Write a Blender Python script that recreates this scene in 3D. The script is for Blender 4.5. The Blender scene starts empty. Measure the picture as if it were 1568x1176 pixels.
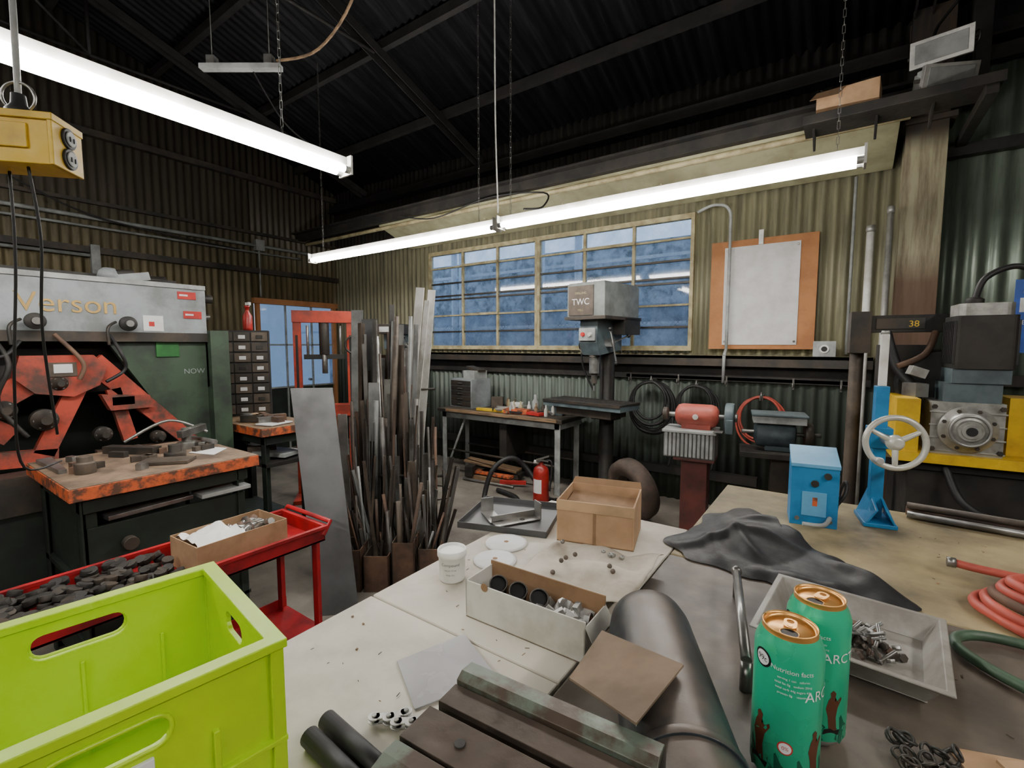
import bpy, bmesh, math, random, bisect
from mathutils import Vector, Matrix, noise
rnd=random.Random(7)
pi=math.pi
# ---------------------------------------------------------------- materials
def lin(c):
    return tuple(((x/255)/12.92 if x/255<=.04045 else ((x/255+.055)/1.055)**2.4) for x in c)+(1,)
def M(n,a,b=None,r=.6,m=0,s=6,bump=.15,lo=.42,hi=.62,st=(1,1,1),dust=None,rv=.15):
    mt=bpy.data.materials.new(n);mt.use_nodes=True;nt=mt.node_tree;N=nt.nodes;L=nt.links
    p=N['Principled BSDF'];p.inputs['Metallic'].default_value=m;p.inputs['Roughness'].default_value=r
    tc=N.new('ShaderNodeTexCoord');mp=N.new('ShaderNodeMapping');mp.inputs['Scale'].default_value=st
    L.new(tc.outputs['Object'],mp.inputs[0])
    nz=N.new('ShaderNodeTexNoise');nz.inputs['Scale'].default_value=s;nz.inputs['Detail'].default_value=8;nz.inputs['Roughness'].default_value=.62
    L.new(mp.outputs[0],nz.inputs['Vector'])
    cr=N.new('ShaderNodeValToRGB');e=cr.color_ramp.elements
    e[0].position=lo;e[1].position=hi;e[0].color=lin(a);e[1].color=lin(b or tuple(x*.82 for x in a))
    L.new(nz.outputs['Fac'],cr.inputs[0]);col=cr.outputs[0]
    n2=N.new('ShaderNodeTexNoise');n2.inputs['Scale'].default_value=s*5;n2.inputs['Detail'].default_value=5
    L.new(mp.outputs[0],n2.inputs['Vector'])
    if dust:   # dust settled on upward faces
        ge=N.new('ShaderNodeNewGeometry');sx=N.new('ShaderNodeSeparateXYZ');L.new(ge.outputs['Normal'],sx.inputs[0])
        ma=N.new('ShaderNodeMath');ma.operation='MULTIPLY_ADD';L.new(n2.outputs['Fac'],ma.inputs[0]);ma.inputs[1].default_value=.5;L.new(sx.outputs['Z'],ma.inputs[2])
        d1=N.new('ShaderNodeMapRange');d1.inputs['From Min'].default_value=.9;d1.inputs['From Max'].default_value=1.3;d1.inputs['To Max'].default_value=dust[1];L.new(ma.outputs[0],d1.inputs[0])
        mx=N.new('ShaderNodeMix');mx.data_type='RGBA';L.new(d1.outputs[0],mx.inputs[0]);L.new(col,mx.inputs[6]);mx.inputs[7].default_value=lin(dust[0]);col=mx.outputs[2]
    L.new(col,p.inputs['Base Color'])
    mr=N.new('ShaderNodeMapRange');mr.inputs['To Min'].default_value=max(.02,r-rv);mr.inputs['To Max'].default_value=min(1,r+rv)
    L.new(n2.outputs['Fac'],mr.inputs[0]);L.new(mr.outputs[0],p.inputs['Roughness'])
    if bump:
        bp=N.new('ShaderNodeBump');bp.inputs['Strength'].default_value=bump;bp.inputs['Distance'].default_value=.004
        L.new(n2.outputs['Fac'],bp.inputs['Height']);L.new(bp.outputs[0],p.inputs['Normal'])
    return mt
def emis(n,c,s):
    mt=bpy.data.materials.new(n);mt.use_nodes=True;p=mt.node_tree.nodes['Principled BSDF']
    p.inputs['Base Color'].default_value=(1,1,1,1)
    p.inputs['Emission Color'].default_value=c;p.inputs['Emission Strength'].default_value=s;return mt
def wallmat(n,bands,dark,r=.55,m=.2,streak=.55):
    mt=bpy.data.materials.new(n);mt.use_nodes=True;nt=mt.node_tree;N=nt.nodes;L=nt.links
    p=N['Principled BSDF'];p.inputs['Metallic'].default_value=m
    tc=N.new('ShaderNodeTexCoord');sp=N.new('ShaderNodeSeparateXYZ');L.new(tc.outputs['Object'],sp.inputs[0])
    nz0=N.new('ShaderNodeTexNoise');nz0.inputs['Scale'].default_value=1.7;nz0.inputs['Detail'].default_value=6
    L.new(tc.outputs['Object'],nz0.inputs['Vector'])
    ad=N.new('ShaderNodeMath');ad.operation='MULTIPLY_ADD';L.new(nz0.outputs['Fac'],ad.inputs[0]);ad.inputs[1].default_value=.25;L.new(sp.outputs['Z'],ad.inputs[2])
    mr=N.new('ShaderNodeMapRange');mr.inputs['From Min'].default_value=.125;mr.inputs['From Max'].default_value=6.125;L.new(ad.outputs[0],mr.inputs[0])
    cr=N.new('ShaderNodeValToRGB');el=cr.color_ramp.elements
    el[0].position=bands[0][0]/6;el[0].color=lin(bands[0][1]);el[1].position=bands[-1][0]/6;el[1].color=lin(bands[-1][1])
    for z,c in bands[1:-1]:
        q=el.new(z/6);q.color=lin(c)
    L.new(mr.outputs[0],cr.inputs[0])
    mp=N.new('ShaderNodeMapping');mp.inputs['Scale'].default_value=(9,9,.8);L.new(tc.outputs['Object'],mp.inputs[0])
    nz=N.new('ShaderNodeTexNoise');nz.inputs['Scale'].default_value=1.6;nz.inputs['Detail'].default_value=9;nz.inputs['Roughness'].default_value=.7
    L.new(mp.outputs[0],nz.inputs['Vector'])
    r2=N.new('ShaderNodeValToRGB');r2.color_ramp.elements[0].position=.42;r2.color_ramp.elements[1].position=.68
    L.new(nz.outputs['Fac'],r2.inputs[0])
    mu=N.new('ShaderNodeMath');mu.operation='MULTIPLY';mu.inputs[1].default_value=streak;L.new(r2.outputs[0],mu.inputs[0])
    mx=N.new('ShaderNodeMix');mx.data_type='RGBA';L.new(mu.outputs[0],mx.inputs[0]);L.new(cr.outputs[0],mx.inputs[6]);mx.inputs[7].default_value=lin(dark)
    L.new(mx.outputs[2],p.inputs['Base Color'])
    m2=N.new('ShaderNodeMapRange');m2.inputs['To Min'].default_value=r-.15;m2.inputs['To Max'].default_value=r+.2
    L.new(nz.outputs['Fac'],m2.inputs[0]);L.new(m2.outputs[0],p.inputs['Roughness'])
    bp=N.new('ShaderNodeBump');bp.inputs['Strength'].default_value=.12;bp.inputs['Distance'].default_value=.01
    L.new(nz.outputs['Fac'],bp.inputs['Height']);L.new(bp.outputs[0],p.inputs['Normal'])
    return mt
black=M('black_rubber',(26,26,27),(40,39,39),.55)
dark=M('dark_steel',(58,56,53),(80,71,62),.5,.4)
darker=M('sooty_steel',(36,35,34),(54,50,45),.6,.2)
soot=M('sooty_beam',(28,27,26),(42,39,37),.7,.1)
steel=M('steel',(156,156,153),(110,107,102),.34,.75)
alu=M('aluminium',(192,192,188),(152,152,148),.38,.6)
rust=M('rusty_steel',(110,84,67),(72,58,50),.7,.2)
brown=M('brown_steel',(98,87,76),(70,62,55),.55,.3)
white=M('white_paint',(225,225,220),(190,188,180),.5)
plast=M('white_plastic',(235,235,232),(222,222,218),.4,bump=.03)
paper=M('paper',(222,222,222),(206,205,203),.8,bump=.05)
card=M('cardboard',(178,144,110),(158,126,94),.85,s=9)
cardin=M('cardboard_inside',(140,109,79),(120,93,66),.85,s=9)
orange=M('orange_paint',(206,98,52),(92,64,50),.65,s=20,lo=.44,hi=.58)
redorange=M('red_orange_paint',(172,66,48),(80,56,48),.6,s=7,lo=.42,hi=.62)
pressred=M('press_red',(184,62,38),(128,48,34),.5)
red=M('cart_red',(178,30,38),(122,24,30),.45,s=5)
green=M('machine_green',(60,78,60),(42,50,44),.5,s=4)
dgreen=M('dark_green',(38,48,40),(30,34,31),.55,s=5)
mgrey=M('machine_grey',(148,155,158),(114,118,118),.5,s=4)
lgrey=M('light_grey',(166,170,168),(130,132,130),.5)
bgrey=M('blue_grey',(88,102,106),(64,74,78),.5)
blue=M('machine_blue',(40,126,178),(32,100,148),.42,s=8)
ltblue=M('light_blue',(98,164,204),(82,146,188),.4)
yellow=M('yellow_paint',(224,184,34),(186,148,32),.45)
lime=M('lime_plastic',(180,216,14),(164,202,10),.38,s=3,bump=.04)
wood=M('wood_plank',(142,115,86),(96,78,60),.75,s=5,st=(1,8,8))
olive=M('olive_paint',(164,162,130),(136,132,104),.6,s=3)
frm=M('window_frame_paint',(180,170,132),(138,126,92),.6,s=8)
gold=M('can_gold',(224,168,96),(205,152,82),.3,.7,bump=0)
mint=M('can_mint',(50,194,146),(42,184,138),.3,.3,s=3,bump=0)
dteal=M('can_green_print',(18,100,74),None,.35,.2,bump=0)
inkbr=M('ink_brown',(92,52,30),None,.5,bump=0)
inkbk=M('ink_black',(18,18,18),None,.5,bump=0)
inkwh=M('ink_white',(240,240,240),None,.5,bump=0)
inkrd=M('ink_red',(196,46,42),None,.5,bump=0)
cloth=M('black_leather',(17,17,18),(27,26,27),.55,s=14,bump=.2)
hosered=M('red_hose',(188,82,68),(142,66,56),.5)
hosegrn=M('green_hose',(68,92,70),(52,72,54),.5)
extred=M('extinguisher_red',(170,40,34),(128,34,30),.35)
tubeM=emis('fluorescent_tube',(1,.96,.9,1),36)
plyM=M('plywood_brown',(180,124,78),(160,106,66),.75,s=4)
wtop=M('whitewashed_plywood',(202,196,182),(146,137,122),.6,s=4,lo=.46,hi=.76)
ttop=M('dusty_plywood',(162,146,108),(100,90,70),.6,s=4.5,lo=.36,hi=.64)
gtop=M('oily_benchtop',(104,94,82),(64,57,51),.5,s=5,lo=.36,hi=.64)
# ---------------------------------------------------------------- builder
ROOT=bpy.context.scene.collection
class B:
    def __init__(s,name,loc=(0,0,0),rz=0,bev=.002,rot=None):
        s.name=name;s.bm=bmesh.new();s.mats=[];s.bev=bev
        s.T=Matrix.Translation(loc)@(rot if rot is not None else Matrix.Rotation(math.radians(rz),4,'Z'))
    def mi(s,m):
        if m not in s.mats:s.mats.append(m)
        return s.mats.index(m)
    def face(s,vs,m,smooth=False):
        try:f=s.bm.faces.new(vs)
        except ValueError:return None
        f.material_index=s.mi(m);f.smooth=smooth;return f
    def V(s,p,R=None):
        return s.bm.verts.new(R@Vector(p) if R is not None else Vector(p))
    def box(s,x0,x1,y0,y1,z0,z1,m,R=None):
        v=[s.V(p,R) for p in((x0,y0,z0),(x1,y0,z0),(x1,y1,z0),(x0,y1,z0),(x0,y0,z1),(x1,y0,z1),(x1,y1,z1),(x0,y1,z1))]
        for i in((3,2,1,0),(4,5,6,7),(0,1,5,4),(1,2,6,5),(2,3,7,6),(3,0,4,7)):s.face([v[k] for k in i],m)
    def ob(s,c,sz,m,e=(0,0,0)):
        R=Matrix.Translation(c)@Matrix.Rotation(math.radians(e[2]),4,'Z')@Matrix.Rotation(math.radians(e[1]),4,'Y')@Matrix.Rotation(math.radians(e[0]),4,'X')
        a,b,d=[x/2 for x in sz];s.box(-a,a,-b,b,-d,d,m,R)
    def ring(s,c,ax,r,n,ph=0):
        ax=Vector(ax).normalized();t=Vector((0,0,1)) if abs(ax.z)<.9 else Vector((1,0,0))
        a=ax.cross(t).normalized();b=ax.cross(a)
        return [s.bm.verts.new(Vector(c)+(a*math.cos(2*pi*i/n+ph)+b*math.sin(2*pi*i/n+ph))*r) for i in range(n)]
    def cyl(s,p0,p1,r,m,r2=None,n=16,caps=True,capm=None):
        p0=Vector(p0);p1=Vector(p1);ax=p1-p0
        if ax.length<1e-6:return
        A=s.ring(p0,ax,r,n);C=s.ring(p1,ax,r if r2 is None else r2,n)
        for i in range(n):s.face([A[i],C[i],C[(i+1)%n],A[(i+1)%n]],m,True)
        if caps:
            s.face(A,capm or m);s.face(C[::-1],capm or m)
    def lathe(s,prof,c,ax,m,n=24,mats=None):
        ax=Vector(ax).normalized();R=[]
        for r,h in prof:R.append(s.ring(Vector(c)+ax*h,ax,max(r,1e-4),n))
        for k in range(len(R)-1):
            for i in range(n):s.face([R[k][i],R[k+1][i],R[k+1][(i+1)%n],R[k][(i+1)%n]],mats[k] if mats else m,True)
        s.face(R[0],mats[0] if mats else m);s.face(R[-1][::-1],mats[-1] if mats else m)
    def tube(s,pts,r,m,n=8,sub=6,closed=False):
        P=[Vector(p) for p in pts]
        if sub>1 and len(P)>2:
            Q=[];k=len(P);rg=range(k if closed else k-1)
            for i in rg:
                if closed:a,b,c,d=P[i-1],P[i],P[(i+1)%k],P[(i+2)%k]
                else:a,b,c,d=P[max(i-1,0)],P[i],P[i+1],P[min(i+2,k-1)]
                for j in range(sub):
                    t=j/sub;Q.append(.5*((2*b)+(c-a)*t+(2*a-5*b+4*c-d)*t*t+(3*b-a-3*c+d)*t**3))
            if not closed:Q.append(P[-1])
            P=Q
        k=len(P);rings=[];up=None
        for i in range(k):
            if closed:tn=(P[(i+1)%k]-P[i-1])
            else:tn=P[min(i+1,k-1)]-P[max(i-1,0)]
            tn.normalize()
            if up is None:
                up=tn.orthogonal().normalized()
            up=(up-tn*up.dot(tn))
            if up.length<1e-5:up=tn.orthogonal()
            up.normalize();w=tn.cross(up)
            rings.append([s.bm.verts.new(P[i]+(up*math.cos(2*pi*j/n)+w*math.sin(2*pi*j/n))*r) for j in range(n)])
        for i in range(k if closed else k-1):
            A=rings[i];C=rings[(i+1)%k]
            for j in range(n):s.face([A[j],A[(j+1)%n],C[(j+1)%n],C[j]],m,True)
        if not closed:s.face(rings[0][::-1],m);s.face(rings[-1],m)
    def tor(s,c,R,r,ax,m,n=32,k=10):
        ax=Vector(ax).normalized();t=Vector((0,0,1)) if abs(ax.z)<.9 else Vector((1,0,0))
        a=ax.cross(t).normalized();b=ax.cross(a)
        s.tube([Vector(c)+(a*math.cos(2*pi*i/n)+b*math.sin(2*pi*i/n))*R for i in range(n)],r,m,k,1,True)
    def sph(s,c,r,m,sc=(1,1,1),n=12):
        ret=bmesh.ops.create_uvsphere(s.bm,u_segments=n,v_segments=max(6,n//2+2),radius=r,matrix=Matrix.Translation(c)@Matrix.Diagonal((*sc,1)))
        i=s.mi(m)
        for v in ret['verts']:
            for f in v.link_faces:f.material_index=i;f.smooth=True
    def prism(s,pts,vec,m,m2=None):
        A=[s.V(p) for p in pts];C=[s.V(Vector(p)+Vector(vec)) for p in pts];n=len(A)
        s.face(A[::-1],m);s.face(C,m)
        for i in range(n):s.face([A[i],A[(i+1)%n],C[(i+1)%n],C[i]],m2 or m)
    def holed(s,outer,holes,vec,m):
        ed=[]
        for lp in [outer]+holes:
            vs=[s.V(p) for p in lp]
            ed+=[s.bm.edges.new((vs[i],vs[(i+1)%len(vs)])) for i in range(len(vs))]
        g=bmesh.ops.triangle_fill(s.bm,edges=ed,use_beauty=True)
        fs=[f for f in g['geom'] if isinstance(f,bmesh.types.BMFace)]
        i=s.mi(m)
        x=bmesh.ops.extrude_face_region(s.bm,geom=fs)
        vs=[v for v in x['geom'] if isinstance(v,bmesh.types.BMVert)]
        bmesh.ops.translate(s.bm,verts=vs,vec=Vector(vec))
        for v in vs:
            for f in v.link_faces:f.material_index=i
        for f in fs:
            if f.is_valid:f.material_index=i
        for f in fs:
            if f.is_valid: bmesh.ops.reverse_faces(s.bm,faces=[f])
    def surf(s,fn,nu,nv,m,smooth=True):
        G=[[s.V(fn(i/nu,j/nv)) for j in range(nv+1)] for i in range(nu+1)]
        for i in range(nu):
            for j in range(nv):s.face([G[i][j],G[i+1][j],G[i+1][j+1],G[i][j+1]],m,smooth)
    def text(s,t,size,mat,fn=None,R=None,ext=.0006,off=0):
        cu=bpy.data.curves.new('tmp','FONT');cu.body=t;cu.size=size;cu.extrude=ext;cu.align_x='CENTER';cu.offset=off
        o=bpy.data.objects.new('tmp',cu);ROOT.objects.link(o);bpy.context.view_layer.update()
        me=bpy.data.meshes.new_from_object(o);vs=[]
        for v in me.vertices:
            p=v.co.copy();p=fn(p) if fn else (R@p);vs.append(s.V(p))
        for pl in me.polygons:s.face([vs[i] for i in pl.vertices],mat)
        bpy.data.objects.remove(o);bpy.data.meshes.remove(me)
    def done(s,solid=0,subs=0,parent=None):
        bmesh.ops.recalc_face_normals(s.bm,faces=s.bm.faces) if not solid else None
        c=Vector((0,0,0));vs=s.bm.verts
        if len(vs):
            lo=Vector([min(v.co[k] for v in vs) for k in range(3)]);hi=Vector([max(v.co[k] for v in vs) for k in range(3)])
            c=Vector(((lo.x+hi.x)/2,(lo.y+hi.y)/2,lo.z))
        if s.name.startswith(('wall','ceiling','floor','steel_column')):c=Vector((0,0,0))
        bmesh.ops.translate(s.bm,verts=s.bm.verts,vec=-c)
        me=bpy.data.meshes.new(s.name);s.bm.to_mesh(me);s.bm.free()
        for m in s.mats:me.materials.append(m)
        o=bpy.data.objects.new(s.name,me);ROOT.objects.link(o);o.matrix_world=s.T@Matrix.Translation(c)
        if solid:
            k=o.modifiers.new('solid','SOLIDIFY');k.thickness=solid;k.offset=0
        if s.bev:
            k=o.modifiers.new('bev','BEVEL');k.width=s.bev;k.segments=2;k.limit_method='ANGLE';k.angle_limit=math.radians(50)
        return o
RX=lambda a:Matrix.Rotation(math.radians(a),4,'X')
RY=lambda a:Matrix.Rotation(math.radians(a),4,'Y')
RZ=lambda a:Matrix.Rotation(math.radians(a),4,'Z')
TR=Matrix.Translation
def rrect(a0,a1,b0,b1,r,n=4):
    pts=[]
    for cx,cy,st in((a1-r,b1-r,0),(a0+r,b1-r,90),(a0+r,b0+r,180),(a1-r,b0+r,270)):
        for k in range(n+1):
            t=math.radians(st+90*k/n);pts.append((cx+r*math.cos(t),cy+r*math.sin(t)))
    return pts
# ---------------------------------------------------------------- room shell
XL,XR,YB,YF=-7.05,4.0,4.9,-5.0
EAVE,RIDGE=4.08,5.75
def roofz(y):return EAVE+(RIDGE-EAVE)*(YB-y)/YB if y>0 else EAVE+(RIDGE-EAVE)*(1+y/5)
WAVE,AMP=.088,.013
def corr(b,axis,const,pieces,m,wave=WAVE):
    for a0,a1,z0,z1 in pieces:
        n=max(2,int(round((a1-a0)/wave*8)));prev=None
        for i in range(n+1):
            a=a0+(a1-a0)*i/n;d=AMP*math.sin(2*pi*a/wave)
            zt=z1(a)+.06 if callable(z1) else z1
            p=(a,const+d) if axis=='X' else (const+d,a)
            v=(b.V((*p,z0)),b.V((*p,zt)))
            if prev:b.face([prev[0],v[0],v[1],prev[1]],m,True)
            prev=v
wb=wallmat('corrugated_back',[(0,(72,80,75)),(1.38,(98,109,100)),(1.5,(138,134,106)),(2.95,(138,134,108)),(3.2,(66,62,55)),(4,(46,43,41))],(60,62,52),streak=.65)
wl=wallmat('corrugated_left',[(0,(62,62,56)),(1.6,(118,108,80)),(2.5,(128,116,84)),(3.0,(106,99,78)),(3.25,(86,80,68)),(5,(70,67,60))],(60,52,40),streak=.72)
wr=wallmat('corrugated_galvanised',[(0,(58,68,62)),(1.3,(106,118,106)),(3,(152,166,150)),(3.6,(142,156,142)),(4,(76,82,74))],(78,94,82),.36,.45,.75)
b=B('wall_back',bev=0)
W0,W1,WZ0,WZ1=-4.84,-1.24,1.54,2.88
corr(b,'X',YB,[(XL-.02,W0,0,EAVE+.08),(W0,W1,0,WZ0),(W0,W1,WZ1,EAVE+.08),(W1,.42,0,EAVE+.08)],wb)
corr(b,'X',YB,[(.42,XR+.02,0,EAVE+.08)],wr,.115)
b.done(solid=.004)
b=B('wall_left',bev=0)
D0,D1,DZ=3.5,4.8,2.26
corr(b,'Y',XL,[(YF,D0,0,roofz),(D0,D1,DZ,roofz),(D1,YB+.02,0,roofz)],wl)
b.done(solid=.004)
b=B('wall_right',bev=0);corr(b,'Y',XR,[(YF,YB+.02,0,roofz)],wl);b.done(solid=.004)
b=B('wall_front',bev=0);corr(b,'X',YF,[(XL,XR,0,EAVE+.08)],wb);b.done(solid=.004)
flr=M('concrete_floor',(128,122,112),(86,80,73),.75,s=2.2,lo=.38,hi=.66)
b=B('floor',bev=0);b.box(XL-.1,XR+.1,YF-.1,YB+.1,-.1,0,flr);b.done()
rf=M('sooty_roof',(24,24,26),(58,58,61),.5,.3,s=1.5,st=(6,.5,.5),lo=.5,hi=.82)
b=B('ceiling',bev=0)
n=int((XR-XL+.4)/.1*6);prev=None
for i in range(n+1):
    x=XL-.2+(XR-XL+.4)*i/n;d=.013*math.sin(2*pi*x/.1)
    v=[b.V((x,YB+.35,roofz(YB)-.12+d)),b.V((x,0,RIDGE+d)),b.V((x,YF-.35,roofz(YF)-.12+d))]
    if prev:
        b.face([prev[0],prev[1],v[1],v[0]],rf,True);b.face([prev[1],prev[2],v[2],v[1]],rf,True)
    prev=v
b.done(solid=.004)
b=B('roof_purlins',bev=0)
for y in(4.2,3.3,2.4,1.5,.6,-.6,-2,-3.4):
    z=roofz(y)-.07;b.box(XL+.03,XR-.03,y-.03,y+.03,z-.04,z+.05,soot)
b.done()
for k,x in enumerate((-6.2,-3.9,.36,2.6)):
    b=B('roof_truss',bev=0)
    for dx in(-.05,.05):
        b.prism([(x+dx-.004,YB-.05,roofz(YB)-.22),(x+dx-.004,YB-.05,roofz(YB)-.13),(x+dx-.004,0,RIDGE-.13),(x+dx-.004,0,RIDGE-.22)],(.008,0,0),soot)
    b.prism([(x-.05,YF+.05,roofz(YF)-.22),(x-.05,YF+.05,roofz(YF)-.13),(x-.05,0,RIDGE-.13),(x-.05,0,RIDGE-.22)],(.1,0,0),soot)
    b.cyl((x,3.2,roofz(3.2)-.2),(x,1.6,roofz(3.2)-.22),.016,soot,n=8)
    b.cyl((x,1.6,roofz(3.2)-.22),(x,1.6,roofz(1.6)-.2),.016,soot,n=8)
    b.cyl((x,1.6,roofz(3.2)-.22),(x,-1.6,roofz(3.2)-.22),.014,soot,n=8)
    b.cyl((x,1.6,roofz(3.2)-.22),(x,.5,roofz(.5)-.2),.014,soot,n=8)
    b.done()
b=B('trim_1',bev=.002)
b.box(-4.95,.2,4.72,4.885,1.47,1.50,frm);b.box(-4.95,.2,4.72,4.735,1.40,1.50,dark);b.box(-4.95,.2,4.85,4.885,1.25,1.40,darker)
b.done()
b=B('trim_2',bev=.002)
b.box(XL+.02,XR-.02,4.78,4.885,3.74,3.86,soot);b.box(XL+.02,XR-.02,4.74,4.79,3.74,3.76,soot)
b.done()
b=B('trim_3',bev=.002)
b.box(XL+.02,.42,4.18,4.26,3.2,3.3,darker);b.box(XL+.02,.42,4.1,4.26,3.29,3.31,darker)
b.cyl((XL+.1,4.3,3.16),(.3,4.3,3.16),.025,frm,n=10);b.cyl((XL+.1,4.5,3.38),(.3,4.5,3.38),.02,darker,n=8)
b.tube([(-4.6,4.12,3.2),(-4.0,4.1,3.08),(-3.2,4.12,3.18),(-2.5,4.1,3.1),(-2.2,3.6,2.8),(-2.1,3.15,2.66)],.008,black)
b.done()
b=B('trim_4',bev=0)
b.box(.52,XR-.02,4.8,4.88,3.6,3.7,darker);b.box(.52,XR-.02,4.8,4.88,2.98,3.06,darker);b.box(.52,XR-.02,4.8,4.88,1.3,1.38,darker)
b.box(.62,.72,4.6,4.8,3.3,4.0,soot)
b.done()
b=B('trim_5',bev=0)
for z in(3.95,2.66,1.3):b.box(XL+.02,XL+.1,YF+.05,(4.85 if z>2.3 else 3.4),z-.03,z+.04,dark)
b.box(XL+.02,XL+.07,YF+.05,4.85,3.18,3.22,dark)
b.done()
b=B('trim_6',bev=0);b.box(-4.9,-.6,4.8,4.88,.28,.36,darker);b.done()
b=B('soffit_panel',bev=.002)
b.prism([(-5.2,4.28,3.21),(-5.2,4.86,3.0),(-5.2,4.86,2.98),(-5.2,4.28,3.19)],(5.45,0,0),olive)
for x in(-4.4,-3.4,-2.4,-1.4,-.4):b.box(x-.01,x+.01,4.3,4.86,3.02,3.03,frm,)
b.done()
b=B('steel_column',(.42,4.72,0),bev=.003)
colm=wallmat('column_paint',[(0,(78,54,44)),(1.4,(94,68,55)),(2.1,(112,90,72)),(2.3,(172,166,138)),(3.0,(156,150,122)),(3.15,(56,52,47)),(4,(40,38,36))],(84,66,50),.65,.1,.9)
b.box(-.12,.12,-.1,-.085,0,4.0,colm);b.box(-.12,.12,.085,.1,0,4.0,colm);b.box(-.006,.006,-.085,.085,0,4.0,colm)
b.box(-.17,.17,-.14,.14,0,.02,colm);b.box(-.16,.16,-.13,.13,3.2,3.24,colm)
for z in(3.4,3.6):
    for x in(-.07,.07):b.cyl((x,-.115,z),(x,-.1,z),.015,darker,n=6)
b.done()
# ---------------------------------------------------------------- window
def glassmat(n,a0,a1,tint,tl):
    g=bpy.data.materials.new(n);g.use_nodes=True;nt=g.node_tree;N=nt.nodes;L=nt.links;N.clear()
    o_=N.new('ShaderNodeOutputMaterial');tr=N.new('ShaderNodeBsdfTransparent');gl=N.new('ShaderNodeBsdfGlossy');gl.inputs['Roughness'].default_value=.04
    df=N.new('ShaderNodeBsdfTranslucent');df.inputs['Color'].default_value=tl;tr.inputs['Color'].default_value=tint
    tc=N.new('ShaderNodeTexCoord')
    nz=N.new('ShaderNodeTexNoise');nz.inputs['Scale'].default_value=3.5;nz.inputs['Detail'].default_value=10;nz.inputs['Roughness'].default_value=.7
    L.new(tc.outputs['Object'],nz.inputs['Vector'])
    mr=N.new('ShaderNodeMapRange');mr.inputs['From Min'].default_value=.3;mr.inputs['From Max'].default_value=.7;mr.inputs['To Min'].default_value=a0;mr.inputs['To Max'].default_value=a1
    m1=N.new('ShaderNodeMixShader');m2=N.new('ShaderNodeMixShader');fr=N.new('ShaderNodeFresnel');fr.inputs[0].default_value=1.55
    L.new(nz.outputs['Fac'],mr.inputs[0]);L.new(mr.outputs[0],m1.inputs[0]);L.new(tr.outputs[0],m1.inputs[1]);L.new(df.outputs[0],m1.inputs[2])
    L.new(fr.outputs[0],m2.inputs[0]);L.new(m1.outputs[0],m2.inputs[1]);L.new(gl.outputs[0],m2.inputs[2]);L.new(m2.outputs[0],o_.inputs[0]);return g
glass=glassmat('dirty_glass',.05,.7,(.88,.92,.96,1),(.66,.74,.84,1))
dglass=glassmat('grimy_glass',.2,.9,(.22,.27,.33,1),(.18,.23,.3,1))
for k,(a,c,bars) in enumerate(((-4.8,-3.07,(-4.22,-3.64)),(-3.0,-1.27,(-2.42,-1.85)))):
    b=B('window_%d'%(k+1),bev=.001)
    y0,y1=4.84,4.9;z0,z1=1.56,2.86
    b.box(a-.04,a,y0,y1,z0-.02,z1+.02,frm);b.box(c,c+.035,y0,y1,z0-.02,z1+.02,frm)
    b.box(a,c,y0,y1,z1-.03,z1+.02,frm);b.box(a,c,y0,y1,z0-.02,z0+.03,frm)
    for x in bars:b.box(x-.016,x+.016,y0+.01,y1-.01,z0,z1,frm)
    for z in(1.78,2.0,2.22,2.27,2.44,2.65):b.box(a,c,y0+.015,y1-.015,z-.01,z+.01,frm if z in(2.0,2.65) else dark)
    b.box(bars[0]-.02,bars[1]+.02,y0-.01,y0+.01,1.99,2.02,frm);b.box(bars[0]-.02,bars[1]+.02,y0-.01,y0+.01,2.64,2.67,frm)
    b.cyl((bars[0]+.28,y0-.02,2.02),(bars[0]+.28,y0,2.02),.012,steel,n=8)
    b.face([b.V(p) for p in((a,4.875,z0),(c,4.875,z0),(c,4.875,z1),(a,4.875,z1))],glass)
    b.done()
blpipe=M('outside_pipe',(200,210,222),(176,190,206),.6)
outw=M('outside_wall',(128,140,158),(74,86,100),.8,s=2.2,lo=.38,hi=.6)
lf=M('dusk_hedge',(60,70,70),(150,162,172),.9,s=6,lo=.42,hi=.58)
b=B('outdoor_yard',bev=0)
for x in(-6.8,-5.9,-5.7,-3.9,-3.2,-1.2):b.cyl((x-.4,7.0,-.1),(x-.4,7.0,4.6),.06,blpipe,n=10)
b.box(-12,2,8.0,8.1,-.1,2.3,outw);b.box(-12,2,8.6,8.7,2.1,3.5,lf)
for z in(1.9,2.9,3.6):b.box(-12,2,7.1,7.16,z,z+.05,blpipe)
i=-6.5
while i<-1:
    b.cyl((i,5.3,1.0),(i+.9,5.3,1.9),.003,outw,n=4);b.cyl((i+.9,5.3,1.0),(i,5.3,1.9),.003,outw,n=4);i+=.05
b.box(-12,3,5.05,9,-.12,-.1,outw)
b.done()
b=B('door_1',bev=.002)
x=XL
b.box(x+.0,x+.07,D0-.0,D0+.05,0,DZ,plyM);b.box(x+.0,x+.07,D1-.05,D1,0,DZ,plyM);b.box(x+.0,x+.09,D0-.04,D1+.03,DZ-.06,DZ+.02,plyM)
b.box(x+.01,x+.02,D0+.05,D1-.05,0,.95,dgreen)
b.face([b.V(p) for p in((x+.01,D0+.05,.95),(x+.01,D1-.05,.95),(x+.01,D1-.05,DZ-.06),(x+.01,D0+.05,DZ-.06))],dglass)
for y in(3.95,4.38):b.box(x+.01,x+.04,y-.012,y+.012,0,DZ-.06,lgrey)
for z in(.95,1.6):b.box(x+.01,x+.04,D0+.05,D1-.05,z-.012,z+.012,lgrey)
b.cyl((x+.04,4.3,1.05),(x+.1,4.3,1.05),.02,steel)
b.done()
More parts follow.
